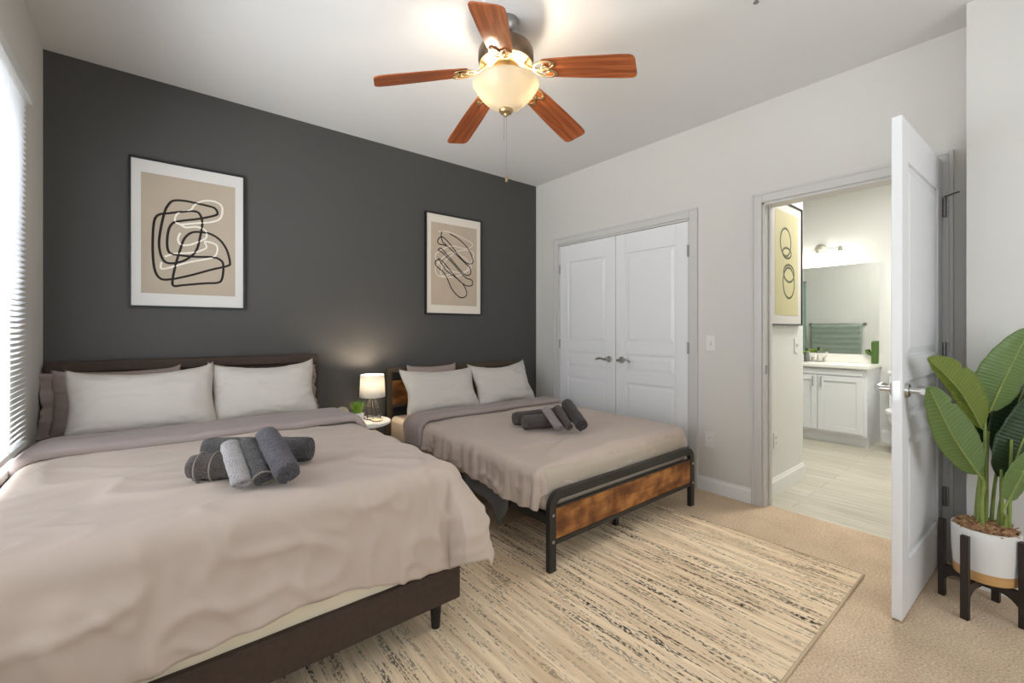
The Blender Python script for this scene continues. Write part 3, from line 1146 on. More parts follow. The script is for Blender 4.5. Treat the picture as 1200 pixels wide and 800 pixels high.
towel_roll('bath_towel', 'long charcoal rolled bath towel at the back of the near stack', (-3.040, -1.421, ZT + 0.056), (-2.724, -1.665, ZT + 0.056), 0.052, M_tow_grey, seed=1, group='rolled towels on the near bed')
towel_roll('bath_towel', 'charcoal rolled bath towel with pale hems at the front of the near stack', (-3.098, -1.647, ZT + 0.051), (-2.844, -1.810, ZT + 0.051), 0.051, M_tow_brown, seed=2, hem=(0.10, 0.26), group='rolled towels on the near bed')
towel_roll('washcloth', 'pale grey washcloth draped over the front of the near stack', (-2.978, -1.863, ZT + 0.029), (-2.992, -1.702, ZT + 0.125), 0.037, M_tow_light, 'towel', 0.60, 2, seed=3, group='rolled towels on the near bed')
towel_roll('hand_towel', 'thin charcoal rolled hand towel between the pale washcloth and the thick slate roll', (-2.922, -1.872, ZT + 0.033), (-2.942, -1.720, ZT + 0.127), 0.031, M_tow_grey, 'towel', 0.9, 3, seed=4, hem=(0.03,), group='rolled towels on the near bed')
towel_roll('hand_towel', 'thick slate blue rolled towel lying across the near stack', (-2.853, -1.908, ZT + 0.046), (-2.884, -1.715, ZT + 0.144), 0.046, M_tow_blue, 'towel', 1.0, 3, seed=5, group='rolled towels on the near bed')

# ================================================================== FAR BED
A0, A1 = -1.705, -0.335
fb = thing('metal_bed', 'black metal bed with rustic wood footboard beyond the nightstand', 'bed', (-1.02, -1.0, 0))


def bed_end(name, yc, ztop, b0, b1, rail, rr, z0, M_fr):
    pts = [(A0 + 0.02, yc, z0), (A0 + 0.02, yc, ztop - rr - 0.02)]
    for k in range(1, 8):
        a = k / 8 * PI / 2
        pts.append((A0 + 0.02 + rr * (1 - math.cos(a)), yc, ztop - rr - 0.02 + rr * math.sin(a)))
    pts.append((A0 + 0.02 + rr, yc, ztop - 0.02))
    pr = [(A0 + A1 - x, y, 0.0 if z < 0.02 else z) for x, y, z in reversed(pts)]
    allp = pts + pr
    # square tube: sweep a rounded rectangle
    b = MB()
    rings = []
    for i, p in enumerate(allp):
        p = Vector(p)
        a = Vector(allp[max(i - 1, 0)])
        c = Vector(allp[min(i + 1, len(allp) - 1)])
        t = (c - a).normalized()
        s = Vector((t.z, 0, -t.x))
        hw, hd = 0.0225, 0.015
        rings.append([b.bm.verts.new(p + s * hw * u + Vector((0, hd * v, 0))) for u, v in ((-1, -1), (1, -1), (1, 1), (-1, 1))])
    for r0, r1 in zip(rings, rings[1:]):
        for j in range(4):
            b.bm.faces.new([r0[j], r0[(j + 1) % 4], r1[(j + 1) % 4], r1[j]])
    b.bm.faces.new(rings[0])
    b.bm.faces.new(rings[-1])
    b.box(A0 + 0.04, A1 - 0.04, yc - 0.012, yc + 0.012, b0 - 0.026, b0 - 0.002)
    if rail:
        b.box(A0 + 0.04, A1 - 0.04, yc - 0.010, yc + 0.010, b1 + 0.001, b1 + 0.010)
    fr = b.build(name, M_fr, fb, bevel=0.003)
    bd = MB()
    xm = (A0 + A1) / 2
    bd.box(A0 + 0.043 - xm, A1 - 0.043 - xm, -0.010, 0.010, b0 - (b0 + b1) / 2, b1 - (b0 + b1) / 2)
    o = bd.build('wood_panel', M_rustic, None, bevel=0.002)
    o.location = (xm, yc, (b0 + b1) / 2)
    bpy.context.view_layer.update()
    put(o, fr)
    o['label'] = 'rustic brown wood panel'
    return fr


fbd = bed_end('footboard', -1.950, 0.400, 0.165, 0.315, True, 0.06, 0.0105, M_black)
hbd = bed_end('headboard', -0.045, 0.885, 0.58, 0.775, False, 0.012, 0.0, mat('lamplit_black_metal', srgb((92, 78, 62)), 0.5, 0.3))  # black frame browned in its colour to show the bedside lamp's light
for x, z in ((A0 + 0.02, 0.29), (A0 + 0.02, 0.16), (A1 - 0.02, 0.29), (A1 - 0.02, 0.16)):
    MB().lathe([(0.001, 0), (0.008, 0), (0.008, 0.003), (0.001, 0.005)], 14, mtx=Matrix.Translation((x, -1.9655, z)) @ Matrix.Rotation(PI / 2, 4, 'X')).build('bolt', M_chrome, fbd, smooth='auto')
b = MB()
for x in (A0 + 0.02, A1 - 0.02):
    b.box(x - 0.012, x + 0.012, -1.935, -0.06, 0.235, 0.275)
b.box((A0 + A1) / 2 - 0.015, (A0 + A1) / 2 + 0.015, -1.935, -0.06, 0.235, 0.265)
for k in range(12):
    y = -0.16 - k * 0.155
    b.box(A0 + 0.03, A1 - 0.03, y - 0.03, y + 0.03, 0.266, 0.278)
b.build('slat_frame', M_black, fb, bevel=0.002)
for (x, y) in (((A0 + A1) / 2, -1.83), ((A0 + A1) / 2, -1.0), (A0 + 0.03, -1.0), (A1 - 0.03, -1.0)):
    MB().box(x - 0.014, x + 0.014, y - 0.014, y + 0.014, 0.0125 if y < -1.38 else 0, 0.236).build('support_leg', M_black, fb, bevel=0.002)
MAT2 = 0.495
mt2 = MB().box(A0 + 0.012, A1 - 0.012, -1.918, -0.068, 0.280, MAT2).build('mattress', M_sheet2, fb, bevel=0.045, seg=4, smooth=True)
# grey mattress cover corner hanging under the duvet
rows = []
for i in range(13):
    u = i / 12
    y = -1.20 - 0.44 * u
    low = interp(u, [0, 0.5, 0.72, 0.82, 1], [0.235, 0.225, 0.19, 0.10, 0.23])
    rows.append([(A0 + 0.006 - 0.012 * k / 8 - 0.006 * math.sin(u * 14 + k * 0.4) * k / 8, y, 0.36 + (low - 0.36) * k / 8) for k in range(9)])
q = MB()
q.grid(rows)
q.build('loose_sheet', mat('grey_sheet', srgb((104, 104, 104)), 0.9), mt2, smooth=True, solid=0.004)

TOP2 = 0.530
d2 = drape(A0 + 0.045, A1 - 0.045, -0.47, -1.845, TOP2, lambda v: interp(v, [0, 0.5, 0.8, 0.93, 1], [0.185, 0.20, 0.235, 0.24, 0.225]), lambda v: 0.19, lambda u: interp(u, [0, 0.04, 0.08, 1], [0.15, 0.16, 0.165, 0.165]),
           0.06, 0.006, 0.021, 9.1, flare=0.10, foot_amp=0.003, ff=(20, 42, 7), crease=0.012, top_fn=lambda u, v: -0.030 * v * (1 - u) ** 2 * 1.3 + 0.004 * math.sin(PI * u))
dv2 = tag(d2.build('duvet', M_duvet, smooth=True, solid=0.010), 'taupe duvet spread over the far bed, its side hanging in puckered folds', 'duvet')
put(flap(A0 + 0.05, A1 - 0.05, -0.42, -0.675, TOP2 + 0.010, 5.2, left=0.20, right=0.18, wav=0.03, r=0.065).build('turned_down_band', M_flap, smooth=True, solid=0.008), dv2)

pillow('pillow', 'taupe pillow standing behind the white pillows of the far bed', (-1.31, -0.118, MAT2 + 0.01), 0.48, 0.385, 0.08, math.radians(4), 0, M_sham, 3.7, puff=0.05, group='pillows on the far bed')
pillow('pillow', 'white pillow on the far bed, closer to the lamp', (-1.315, -0.340, MAT2 + 0.015), 0.70, 0.385, 0.15, math.radians(25), 0, M_pillow, 14.2, puff=0.11, roll=math.radians(1), group='pillows on the far bed')
pillow('pillow', 'white pillow on the far bed, closer to the closet', (-0.655, -0.345, MAT2 + 0.015), 0.66, 0.41, 0.16, math.radians(26), math.radians(-2), M_pillow, 17.5, puff=0.11, sag=0.02, roll=math.radians(-1.5), group='pillows on the far bed')

ZT2 = TOP2 + 0.012
M_tow_deep = mat('deep_umber_towel', srgb((66, 56, 56)), 0.95, bump=1.0, bscale=170, var=0.3, scale=110, sheen=0.2)
towel_roll('bath_towel', 'long umber rolled bath towel at the back of the far stack', (-1.285, -1.190, ZT2 + 0.052), (-0.830, -1.270, ZT2 + 0.052), 0.052, M_tow_brown, seed=11, group='rolled towels on the far bed')
towel_roll('bath_towel', 'umber rolled bath towel at the front of the far stack, its spiral end showing', (-1.320, -1.325, ZT2 + 0.052), (-1.000, -1.430, ZT2 + 0.052), 0.052, M_tow_brown, seed=12, group='rolled towels on the far bed')
towel_roll('washcloth', 'pale mauve washcloth draped over the front of the far stack', (-1.195, -1.530, ZT2 + 0.030), (-1.165, -1.370, ZT2 + 0.128), 0.038, M_tow_mauve, 'towel', 0.60, 2, seed=13, group='rolled towels on the far bed')
towel_roll('hand_towel', 'thin umber rolled hand towel beside the mauve washcloth', (-1.135, -1.560, ZT2 + 0.032), (-1.085, -1.395, ZT2 + 0.132), 0.031, M_tow_brown, 'towel', 0.9, 3, seed=14, group='rolled towels on the far bed')
towel_roll('hand_towel', 'thick dark umber rolled towel lying across the far stack', (-1.080, -1.620, ZT2 + 0.046), (-0.985, -1.390, ZT2 + 0.148), 0.046, M_tow_deep, 'towel', 1.0, 3, seed=15, group='rolled towels on the far bed')

# ------------------------------------------------------------------ rug
rg = MB()
rg.box(-2.96, -0.525, -2.93, -1.39, 0.0, 0.010)
rug = tag(rg.build('rug', rug_mat(), bevel=0.004), 'cream rug with broken dark brown streaks under the far bed', 'rug')
b = MB()
b.tube([(-2.96, -2.93, 0.007), (-0.525, -2.93, 0.007), (-0.525, -1.39, 0.007), (-2.96, -1.39, 0.007)], 0.006, 8, closed=True)
b.build('bound_edge', mat('rug_binding', srgb((206, 184, 152)), 0.9, bump=0.4, bscale=300), rug)

# ------------------------------------------------------------------ nightstand with lamp
NX, NY, NZ = -2.000, -0.255, 0.520
ns = thing('nightstand', 'small round white nightstand between the two beds', 'nightstand', (NX, NY, 0))
MB().lathe([(0.001, -0.022), (0.205, -0.022), (0.215, -0.016), (0.215, -0.004), (0.211, 0), (0.001, 0)], 64, (NX, NY, NZ)).build('table_top', M_white, ns, smooth='auto')
MB().lathe([(0.001, 0), (0.14, 0), (0.14, 0.012), (0.001, 0.014)], 48, (NX, NY, 0.21)).build('lower_shelf', M_white, ns, smooth='auto')
for k in range(3):
    a = 2 * PI * k / 3 + 0.5
    MB().cyl((NX + 0.185 * math.cos(a), NY + 0.185 * math.sin(a), 0), (NX + 0.14 * math.cos(a), NY + 0.14 * math.sin(a), NZ - 0.02), 0.011, 0.016).build('leg', mat('oak_leg', srgb((170, 130, 88)), 0.5), ns, smooth='auto')

LX, LY = -1.895, -0.215
lp = thing('table_lamp', 'small table lamp with white drum shade and wire base', 'lamp', (LX, LY, NZ))
b = MB()
nw = 10
for k in range(nw):
    a = 2 * PI * k / nw
    ca, sa = math.cos(a), math.sin(a)
    b.tube([(LX + 0.062 * ca, LY + 0.062 * sa, NZ + 0.004), (LX + 0.066 * ca, LY + 0.066 * sa, NZ + 0.03), (LX + 0.018 * ca, LY + 0.018 * sa, NZ + 0.155)], 0.0022, 6)
b.torus((LX, LY, NZ + 0.004), 0.062, 0.003, n=40, k=8).torus((LX, LY, NZ + 0.03), 0.066, 0.002, n=40, k=8).torus((LX, LY, NZ + 0.155), 0.018, 0.003, n=24, k=8)
b.torus((LX, LY, NZ + 0.09), 0.043, 0.002, n=40, k=8)
b.build('wire_base', mat('dark_wire', (0.10, 0.085, 0.07), 0.45, 0.6), lp, smooth=True)
MB().cyl((LX, LY, NZ + 0.150), (LX, LY, NZ + 0.20), 0.012, 0.014).build('socket', M_bronze, lp, smooth='auto')
MB().sphere((LX, LY, NZ + 0.235), 0.027, 20, (1, 1, 1.25)).build('bulb', emis('warm_bulb', (1.0, 0.85, 0.65), 3), lp, smooth=True)
b = MB()
rows = [[(LX + r * math.cos(2 * PI * i / 64), LY + r * math.sin(2 * PI * i / 64), z) for i in range(65)] for r, z in ((0.094, NZ + 0.168), (0.090, NZ + 0.25), (0.086, NZ + 0.335))]
b.grid(rows)
bmesh.ops.remove_doubles(b.bm, verts=b.bm.verts, dist=0.0005)
sh = b.build('lamp_shade', M_shade, lp, smooth=True, solid=0.002)
for z, r in ((0.169, 0.0945), (0.334, 0.0865)):
    MB().torus((LX, LY, NZ + z), r, 0.0018, n=64, k=6).build('shade_rim', M_white, sh, smooth=True)
b = MB()
for k in range(3):
    a = 2 * PI * k / 3
    b.cyl((LX, LY, NZ + 0.20), (LX + 0.092 * math.cos(a), LY + 0.092 * math.sin(a), NZ + 0.20), 0.0015, None, 6)
b.build('shade_spider', M_bronze, sh)
lpl = point_light('lamp_glow', (LX, LY, NZ + 0.285), LAMP_W, (1.0, 0.84, 0.64), 0.03)

PX, PY = -2.045, -0.310
gp = thing('potted_grass', 'little tuft of bright green grass in a white square pot', 'potted plant', (PX, PY, NZ))
b = MB()
v0 = [b.bm.verts.new((PX + sx * 0.030, PY + sy * 0.030, NZ)) for sx, sy in ((-1, -1), (1, -1), (1, 1), (-1, 1))]
v1 = [b.bm.verts.new((PX + sx * 0.037, PY + sy * 0.037, NZ + 0.075)) for sx, sy in ((-1, -1), (1, -1), (1, 1), (-1, 1))]
v2 = [b.bm.verts.new((PX + sx * 0.033, PY + sy * 0.033, NZ + 0.075)) for sx, sy in ((-1, -1), (1, -1), (1, 1), (-1, 1))]
v3 = [b.bm.verts.new((PX + sx * 0.033, PY + sy * 0.033, NZ + 0.062)) for sx, sy in ((-1, -1), (1, -1), (1, 1), (-1, 1))]
b.bm.faces.new(v0[::-1])
for a, c in ((v0, v1), (v1, v2), (v2, v3)):
    for i in range(4):
        b.bm.faces.new([a[i], a[(i + 1) % 4], c[(i + 1) % 4], c[i]])
b.bm.faces.new(v3)
b.build('pot', M_pot, gp, bevel=0.002)
b = MB()
rnd = random.Random(3)
for k in range(170):
    a = rnd.uniform(0, 2 * PI)
    r0 = 0.024 * math.sqrt(rnd.random())
    tip = rnd.uniform(0.02, 0.062)
    hh = rnd.uniform(0.05, 0.105)
    c0 = Vector((PX + r0 * math.cos(a), PY + r0 * math.sin(a), NZ + 0.06))
    c2 = Vector((PX + tip * math.cos(a + rnd.uniform(-.4, .4)), PY + tip * math.sin(a), NZ + 0.06 + hh))
    cm = (c0 + c2) / 2 + Vector((0, 0, 0.012))
    s = Vector((-math.sin(a), math.cos(a), 0)) * 0.0032
    vs = [b.bm.verts.new(p) for p in (c0 - s, c0 + s, cm + s, cm - s, c2)]
    b.bm.faces.new([vs[0], vs[1], vs[2], vs[3]])
    b.bm.faces.new([vs[3], vs[2], vs[4]])
g = b.build('grass_blades', M_grass, gp, solid=0.0008)
g['kind'] = 'stuff'
DX, DY = -1.905, -0.330
tag(MB().lathe([(0.001, 0), (0.030, 0), (0.040, 0.006), (0.042, 0.012), (0.038, 0.010), (0.028, 0.004), (0.001, 0.004)], 40, (DX, DY, NZ)).build('trinket_dish', mat('dish_gold', srgb((226, 212, 178)), 0.35), smooth='auto'), 'tiny pale gold trinket dish at the foot of the lamp', 'dish')
OX, OY = -2.125, -0.215
orn = thing('table_clock', 'small round beige clock tucked behind the corner of the near bed', 'clock', (OX, OY, NZ))
mtx = Matrix.Translation((OX, OY, NZ + 0.058)) @ Matrix.Rotation(math.radians(20), 4, 'Z') @ Matrix.Rotation(PI / 2, 4, 'X')
MB().lathe([(0.001, -0.02), (0.045, -0.02), (0.055, -0.012), (0.057, 0.0), (0.055, 0.012), (0.048, 0.016), (0.001, 0.016)], 40, mtx=mtx).build('clock_case', mat('beige_plastic', srgb((190, 176, 152)), 0.6), orn, smooth='auto')
for s in (-1, 1):
    MB().cyl((OX + s * 0.03, OY, NZ), (OX + s * 0.028, OY, NZ + 0.02), 0.006, None, 10).build('foot', M_slot, orn)

# ------------------------------------------------------------------ framed pictures
def picture(name, label, org, ux, nrm, w, h, mats, mw, mh, lines, group=None):
    """org: lower-left outer corner on the wall; ux: unit vector along the width; nrm: outward normal."""
    ux, nrm, uz = Vector(ux), Vector(nrm), Vector((0, 0, 1))
    root = thing(name, label, 'picture', Vector(org) + ux * (w / 2), 0, 'framed abstract prints')
    R = Matrix((ux, -nrm, uz)).transposed().to_4x4()
    root.rotation_euler = R.to_euler()
    # local: x along width (centred), y into the wall, z up
    f = 0.012
    b = MB()
    b.box(-w / 2, -w / 2 + f, -0.028, 0, 0, h).box(w / 2 - f, w / 2, -0.028, 0, 0, h)
    b.box(-w / 2 + f, w / 2 - f, -0.028, 0, 0, f).box(-w / 2 + f, w / 2 - f, -0.028, 0, h - f, h)
    b.build('frame', M_frame, root, True, bevel=0.0015)
    mb = MB().box(-w / 2 + f, w / 2 - f, -0.020, -0.004, f, h - f).build('mat_board', mats[0], root, True)
    pr = MB().box(-w / 2 + mw, w / 2 - mw, -0.0212, -0.020, mh, h - mh).build('print', mats[1], root, True)
    for lname, lm, pts, rad, closed in lines:
        b = MB()
        for seq in pts:
            q = smooth_closed([Vector(((u - 0.5) * w, -0.0215, v * h)) for u, v in seq], 6, closed)
            b.tube(q, rad, 8, closed=closed, flat=None)
        # press the strokes flat onto the paper
        for vtx in b.bm.verts:
            vtx.co.y = -0.0215 + (vtx.co.y + 0.0215) * 0.12
        b.build(lname, lm, pr, True, smooth=True)
    return root


B1 = [(0.537,0.746),(0.444,0.75),(0.353,0.739),(0.308,0.7),(0.28,0.645),(0.252,0.539),(0.238,0.435),(0.257,0.348),(0.301,0.309),(0.381,0.314),(0.474,0.348),(0.55,0.414),(0.586,0.524),(0.601,0.618),(0.574,0.676),(0.517,0.686),(0.424,0.671),(0.316,0.649),(0.245,0.634),(0.206,0.601),(0.191,0.519),(0.188,0.373),(0.203,0.257),(0.246,0.2),(0.325,0.196),(0.49,0.231),(0.682,0.283),(0.833,0.32),(0.854,0.348),(0.825,0.434),(0.765,0.5),(0.687,0.536),(0.609,0.545),(0.514,0.536),(0.448,0.489),(0.41,0.404),(0.372,0.296),(0.347,0.19),(0.36,0.153),(0.433,0.161),(0.622,0.182),(0.74,0.192),(0.781,0.225),(0.792,0.321),(0.763,0.359),(0.684,0.374),(0.53,0.366),(0.382,0.369),(0.32,0.382),(0.303,0.44),(0.314,0.53),(0.35,0.585),(0.423,0.608),(0.573,0.638),(0.709,0.675),(0.739,0.697),(0.71,0.73),(0.632,0.74)]
W1A = [(0.412,0.524),(0.393,0.477),(0.42,0.442),(0.494,0.448),(0.599,0.487),(0.638,0.513),(0.629,0.559),(0.553,0.579),(0.459,0.566),(0.414,0.581),(0.372,0.595),(0.373,0.632),(0.406,0.666),(0.499,0.691),(0.537,0.733),(0.613,0.77),(0.711,0.777),(0.78,0.746),(0.768,0.666),(0.688,0.627),(0.553,0.605),(0.414,0.581)]
W1B = [(0.257,0.311),(0.256,0.267),(0.327,0.278),(0.492,0.326),(0.684,0.369),(0.734,0.412),(0.725,0.466),(0.627,0.481),(0.636,0.436),(0.531,0.397),(0.364,0.375),(0.284,0.35)]
B2 = [(0.413,0.812),(0.567,0.774),(0.727,0.7),(0.817,0.61),(0.827,0.545),(0.715,0.538),(0.57,0.607),(0.4,0.72),(0.277,0.771),(0.206,0.733),(0.225,0.697),(0.359,0.685),(0.513,0.619),(0.686,0.536),(0.78,0.493),(0.79,0.429),(0.688,0.415),(0.543,0.494),(0.374,0.593),(0.265,0.654),(0.212,0.634),(0.293,0.61),(0.486,0.506),(0.688,0.391),(0.812,0.365),(0.822,0.316),(0.718,0.303),(0.573,0.353),(0.404,0.454),(0.267,0.538),(0.187,0.532),(0.161,0.508),(0.188,0.471),(0.295,0.424),(0.364,0.365),(0.448,0.26),(0.576,0.185),(0.676,0.184),(0.719,0.23),(0.66,0.309),(0.545,0.367),(0.349,0.443),(0.213,0.557)]
B2B = [(0.276,0.825),(0.263,0.777),(0.291,0.718),(0.359,0.693)]
W2S = [(0.21,0.818),(0.398,0.829),(0.653,0.79),(0.83,0.741),(0.713,0.683),(0.456,0.693),(0.239,0.629),(0.16,0.561),(0.322,0.464),(0.601,0.434),(0.804,0.495),(0.685,0.584),(0.429,0.628),(0.188,0.486),(0.189,0.395),(0.377,0.374),(0.687,0.439),(0.847,0.645),(0.597,0.657),(0.321,0.526),(0.269,0.384),(0.487,0.427)]


def ring(cx, cz, rx, rz, n=20):
    return [(cx + rx * math.cos(2 * PI * i / n), cz + rz * math.sin(2 * PI * i / n)) for i in range(n)]


picture('framed_picture', 'framed print of bold black and white looping lines above the near bed', (-3.312, -0.001, 1.335), (1, 0, 0), (0, -1, 0), 0.602, 0.91, (M_mat_w, M_print), 0.058, 0.088,
        [('black_line', M_ink, [B1], 0.0066, True), ('white_line', M_inkw, [W1A, W1B], 0.0058, False)])
picture('framed_picture', 'framed print of thin scribbled loops above the far bed', (-1.339, -0.001, 1.338), (1, 0, 0), (0, -1, 0), 0.603, 0.91, (M_mat_c, M_print2), 0.055, 0.085,
        [('black_line', M_ink, [B2, B2B], 0.0048, False), ('white_line', M_inkw, [W2S], 0.0034, False)])
picture('framed_picture', 'framed print of olive rings hanging inside the doorway', (0.152, -2.241, 1.231), (1, 0, 0), (0, -1, 0), 0.622, 0.915, (M_mat_w, M_print3), 0.085, 0.075,
        [('ring_lines', M_inkg, [ring(0.46, 0.675, 0.165, 0.112), ring(0.50, 0.59, 0.135, 0.042), ring(0.565, 0.428, 0.168, 0.070), ring(0.56, 0.35, 0.18, 0.125)], 0.008, True)])

# ================================================================== CEILING FAN
FX, FY = -1.832, -1.778
fan = thing('ceiling_fan', 'five blade ceiling fan with reddish wood blades and a lit glass bowl', 'ceiling fan', (FX, FY, H))
c = (FX, FY, 0)
MB().lathe([(0.001, H), (0.066, H), (0.066, H - 0.012), (0.058, H - 0.045), (0.036, H - 0.068), (0.020, H - 0.078), (0.001, H - 0.078)], 40, c).build('canopy', M_steel, fan, smooth='auto')
MB().cyl((FX, FY, H - 0.08), (FX, FY, 2.62), 0.013).build('downrod', M_steel, fan, smooth='auto')
MB().lathe([(0.001, 2.632), (0.030, 2.632), (0.045, 2.626), (0.095, 2.622), (0.128, 2.606), (0.138, 2.585), (0.139, 2.545), (0.136, 2.532), (0.128, 2.520), (0.072, 2.512), (0.001, 2.512)], 56, c).build('motor_housing', M_bronze, fan, smooth='auto')
vp = MB()
vp.lathe([(0.072, 2.513), (0.132, 2.5265), (0.132, 2.520), (0.075, 2.503)], 56, c, cap=False)
for k in range(40):
    a = 2 * PI * k / 40
    m_ = Matrix.Translation((FX, FY, 2.514)) @ Matrix.Rotation(a, 4, 'Z') @ Matrix.Rotation(math.radians(-14), 4, 'Y')
    vp.box(0.080, 0.125, -0.003, 0.003, -0.0055, 0.002, m_)
vp.build('vent_ring', M_brass, fan, smooth='auto')
MB().lathe([(0.001, 2.505), (0.075, 2.505), (0.078, 2.480), (0.064, 2.470), (0.062, 2.44), (0.040, 2.425), (0.030, 2.41), (0.001, 2.405)], 40, c).build('light_fitter', M_brass, fan, smooth='auto')
# blades with irons
root_r, tip_r = 0.20, 0.650
DROOP = math.atan2(0.10, 0.45)
for k in range(5):
    a = math.radians(-63.2 + 72 * k)
    rot = (Matrix.Rotation(a, 4, 'Z') @ Matrix.Rotation(DROOP, 4, 'Y') @ Matrix.Rotation(math.radians(-11), 4, 'X')).to_euler()
    ox = root_r
    zc = 2.462
    b = MB()
    Lb = 0.445
    outline = []
    for t, hw in ((0, 0.052), (0.03, 0.056), (0.2, 0.062), (0.5, 0.068), (0.85, 0.072), (0.95, 0.070), (0.985, 0.062), (1.0, 0.046)):
        outline.append((t * Lb, hw))
    top = [b.bm.verts.new((x, hw, 0.003)) for x, hw in outline] + [b.bm.verts.new((x, -hw, 0.003)) for x, hw in reversed(outline)]
    bot = [b.bm.verts.new((v.co.x, v.co.y, -0.003)) for v in top]
    b.bm.faces.new(top)
    b.bm.faces.new(bot[::-1])
    m = len(top)
    for i in range(m):
        b.bm.faces.new([top[i], top[(i + 1) % m], bot[(i + 1) % m], bot[i]])
    bl_ = b.build('blade', M_blade, fan, True, loc=(ox * math.cos(a), ox * math.sin(a), zc - H), rot=rot, bevel=0.0015)
    # iron: arm from the motor, two open loops and a plate under the blade root (blade's own coordinates)
    b = MB()
    b.tube(smooth_closed([(-0.115, 0, 0.030), (-0.085, 0, 0.010), (-0.05, 0, -0.006), (0.0, 0, -0.008), (0.03, 0, -0.007)], 5), 0.0085, 10, flat=0.6)
    for s in (-1, 1):
        b.tube(smooth_closed([(-0.050, 0, -0.007), (-0.035, s * 0.030, -0.007), (0.000, s * 0.047, -0.007), (0.040, s * 0.047, -0.007), (0.062, s * 0.030, -0.007), (0.040, s * 0.010, -0.007), (0.0, s * 0.002, -0.007)], 6), 0.0062, 10, flat=0.6)
    b.torus((0.012, 0, -0.008), 0.020, 0.0045, n=24, k=8)
    for (x, y) in ((0.05, 0.036), (0.05, -0.036), (0.03, 0)):
        b.lathe([(0.001, -0.012), (0.006, -0.012), (0.007, -0.006), (0.001, -0.006)], 12, (x, y, 0))
    b.build('blade_iron', M_brass, bl_, True, smooth=True)
# bowl
prof = [(0.158, 2.430), (0.164, 2.425), (0.163, 2.417), (0.153, 2.409), (0.151, 2.402), (0.138, 2.380), (0.117, 2.355), (0.090, 2.332), (0.062, 2.313), (0.040, 2.302), (0.022, 2.297)]
b = MB()
b.lathe(prof, 64, c, cap=False)
bowl = b.build('glass_bowl', M_bowl, fan, smooth=True, solid=0.004)
MB().lathe([(0.001, 2.300), (0.034, 2.300), (0.036, 2.294), (0.030, 2.284), (0.012, 2.278), (0.008, 2.268), (0.001, 2.266)], 32, c).build('finial', M_brass, fan, smooth='auto')
for s in (-1, 1):
    ax_, ay_ = FX + s * 0.055, FY - s * 0.045
    MB().sphere((ax_, ay_, 2.356), 0.020, 16, (1, 1, 1.0)).build('bulb', emis('fan_bulb', (1.0, 0.90, 0.72), 9), fan, smooth=True)
    fl = point_light('fan_bulb_light', (ax_ + s * 0.018, ay_ - s * 0.016, 2.424), FAN_W, WARM, 0.016)
b = MB()
for (dx, zl) in ((0.004, 1.975), (-0.012, 2.14)):
    b.tube([(FX + dx, FY, 2.285), (FX + dx, FY, zl)], 0.0012, 6)
b.build('pull_chain', M_chrome, fan)
MB().lathe([(0.001, 1.980), (0.004, 1.978), (0.0075, 1.955), (0.006, 1.942), (0.001, 1.938)], 16, (FX + 0.004, FY, 0)).build('chain_fob', M_brass, fan, smooth='auto')

# ================================================================== BIG PLANT ON STAND
SX, SY = -0.464, -3.316
QX, QY = -0.446, -3.330   # pot centre
st = thing('plant_stand', 'dark wooden four legged plant stand beside the open door', 'plant stand', (SX, SY, 0))
legs = [(-0.431, -3.195), (-0.595, -3.282), (-0.497, -3.437), (-0.320, -3.354)]
PR = 0.100
for i, (x, y) in enumerate(legs):
    a = math.atan2(y - SY, x - SX)
    m_ = Matrix.Translation((x, y, 0)) @ Matrix.Rotation(a, 4, 'Z')
    MB().box(-0.011, 0.011, -0.013, 0.013, 0, 0.345, m_).build('leg', M_stand, st, bevel=0.002)
for (i, j), dz in (((0, 2), 0.0), ((1, 3), 0.0)):
    p, q = Vector((*legs[i], 0)), Vector((*legs[j], 0))
    L = (q - p).length
    a = math.atan2(q.y - p.y, q.x - p.x)
    b = MB()
    m_ = Matrix.Translation((*p.xy, 0)) @ Matrix.Rotation(a, 4, 'Z')
    n = 20
    tp, bt = [], []
    for k in range(n + 1):
        x = 0.009 + (L - 0.018) * k / n
        e = abs(k / n - 0.5) * 2
        tp.append((x, 0.142))
        bt.append((x, 0.112 - 0.035 * max(0, (e - 0.55) / 0.45) ** 2))
    ringp = tp + bt[::-1]
    for yy in (-0.010, 0.010):
        pass
    f0 = [b.bm.verts.new(m_ @ Vector((x, -0.010, z))) for x, z in ringp]
    f1 = [b.bm.verts.new(m_ @ Vector((x, 0.010, z))) for x, z in ringp]
    m = len(ringp)
    for k in range(n):
        for f in (f0, f1):
            b.bm.faces.new([f[k], f[k + 1], f[m - 2 - k], f[m - 1 - k]])
    for k in range(m):
        b.bm.faces.new([f0[k], f0[(k + 1) % m], f1[(k + 1) % m], f1[k]])
    b.build('cross_bar', M_stand, st)

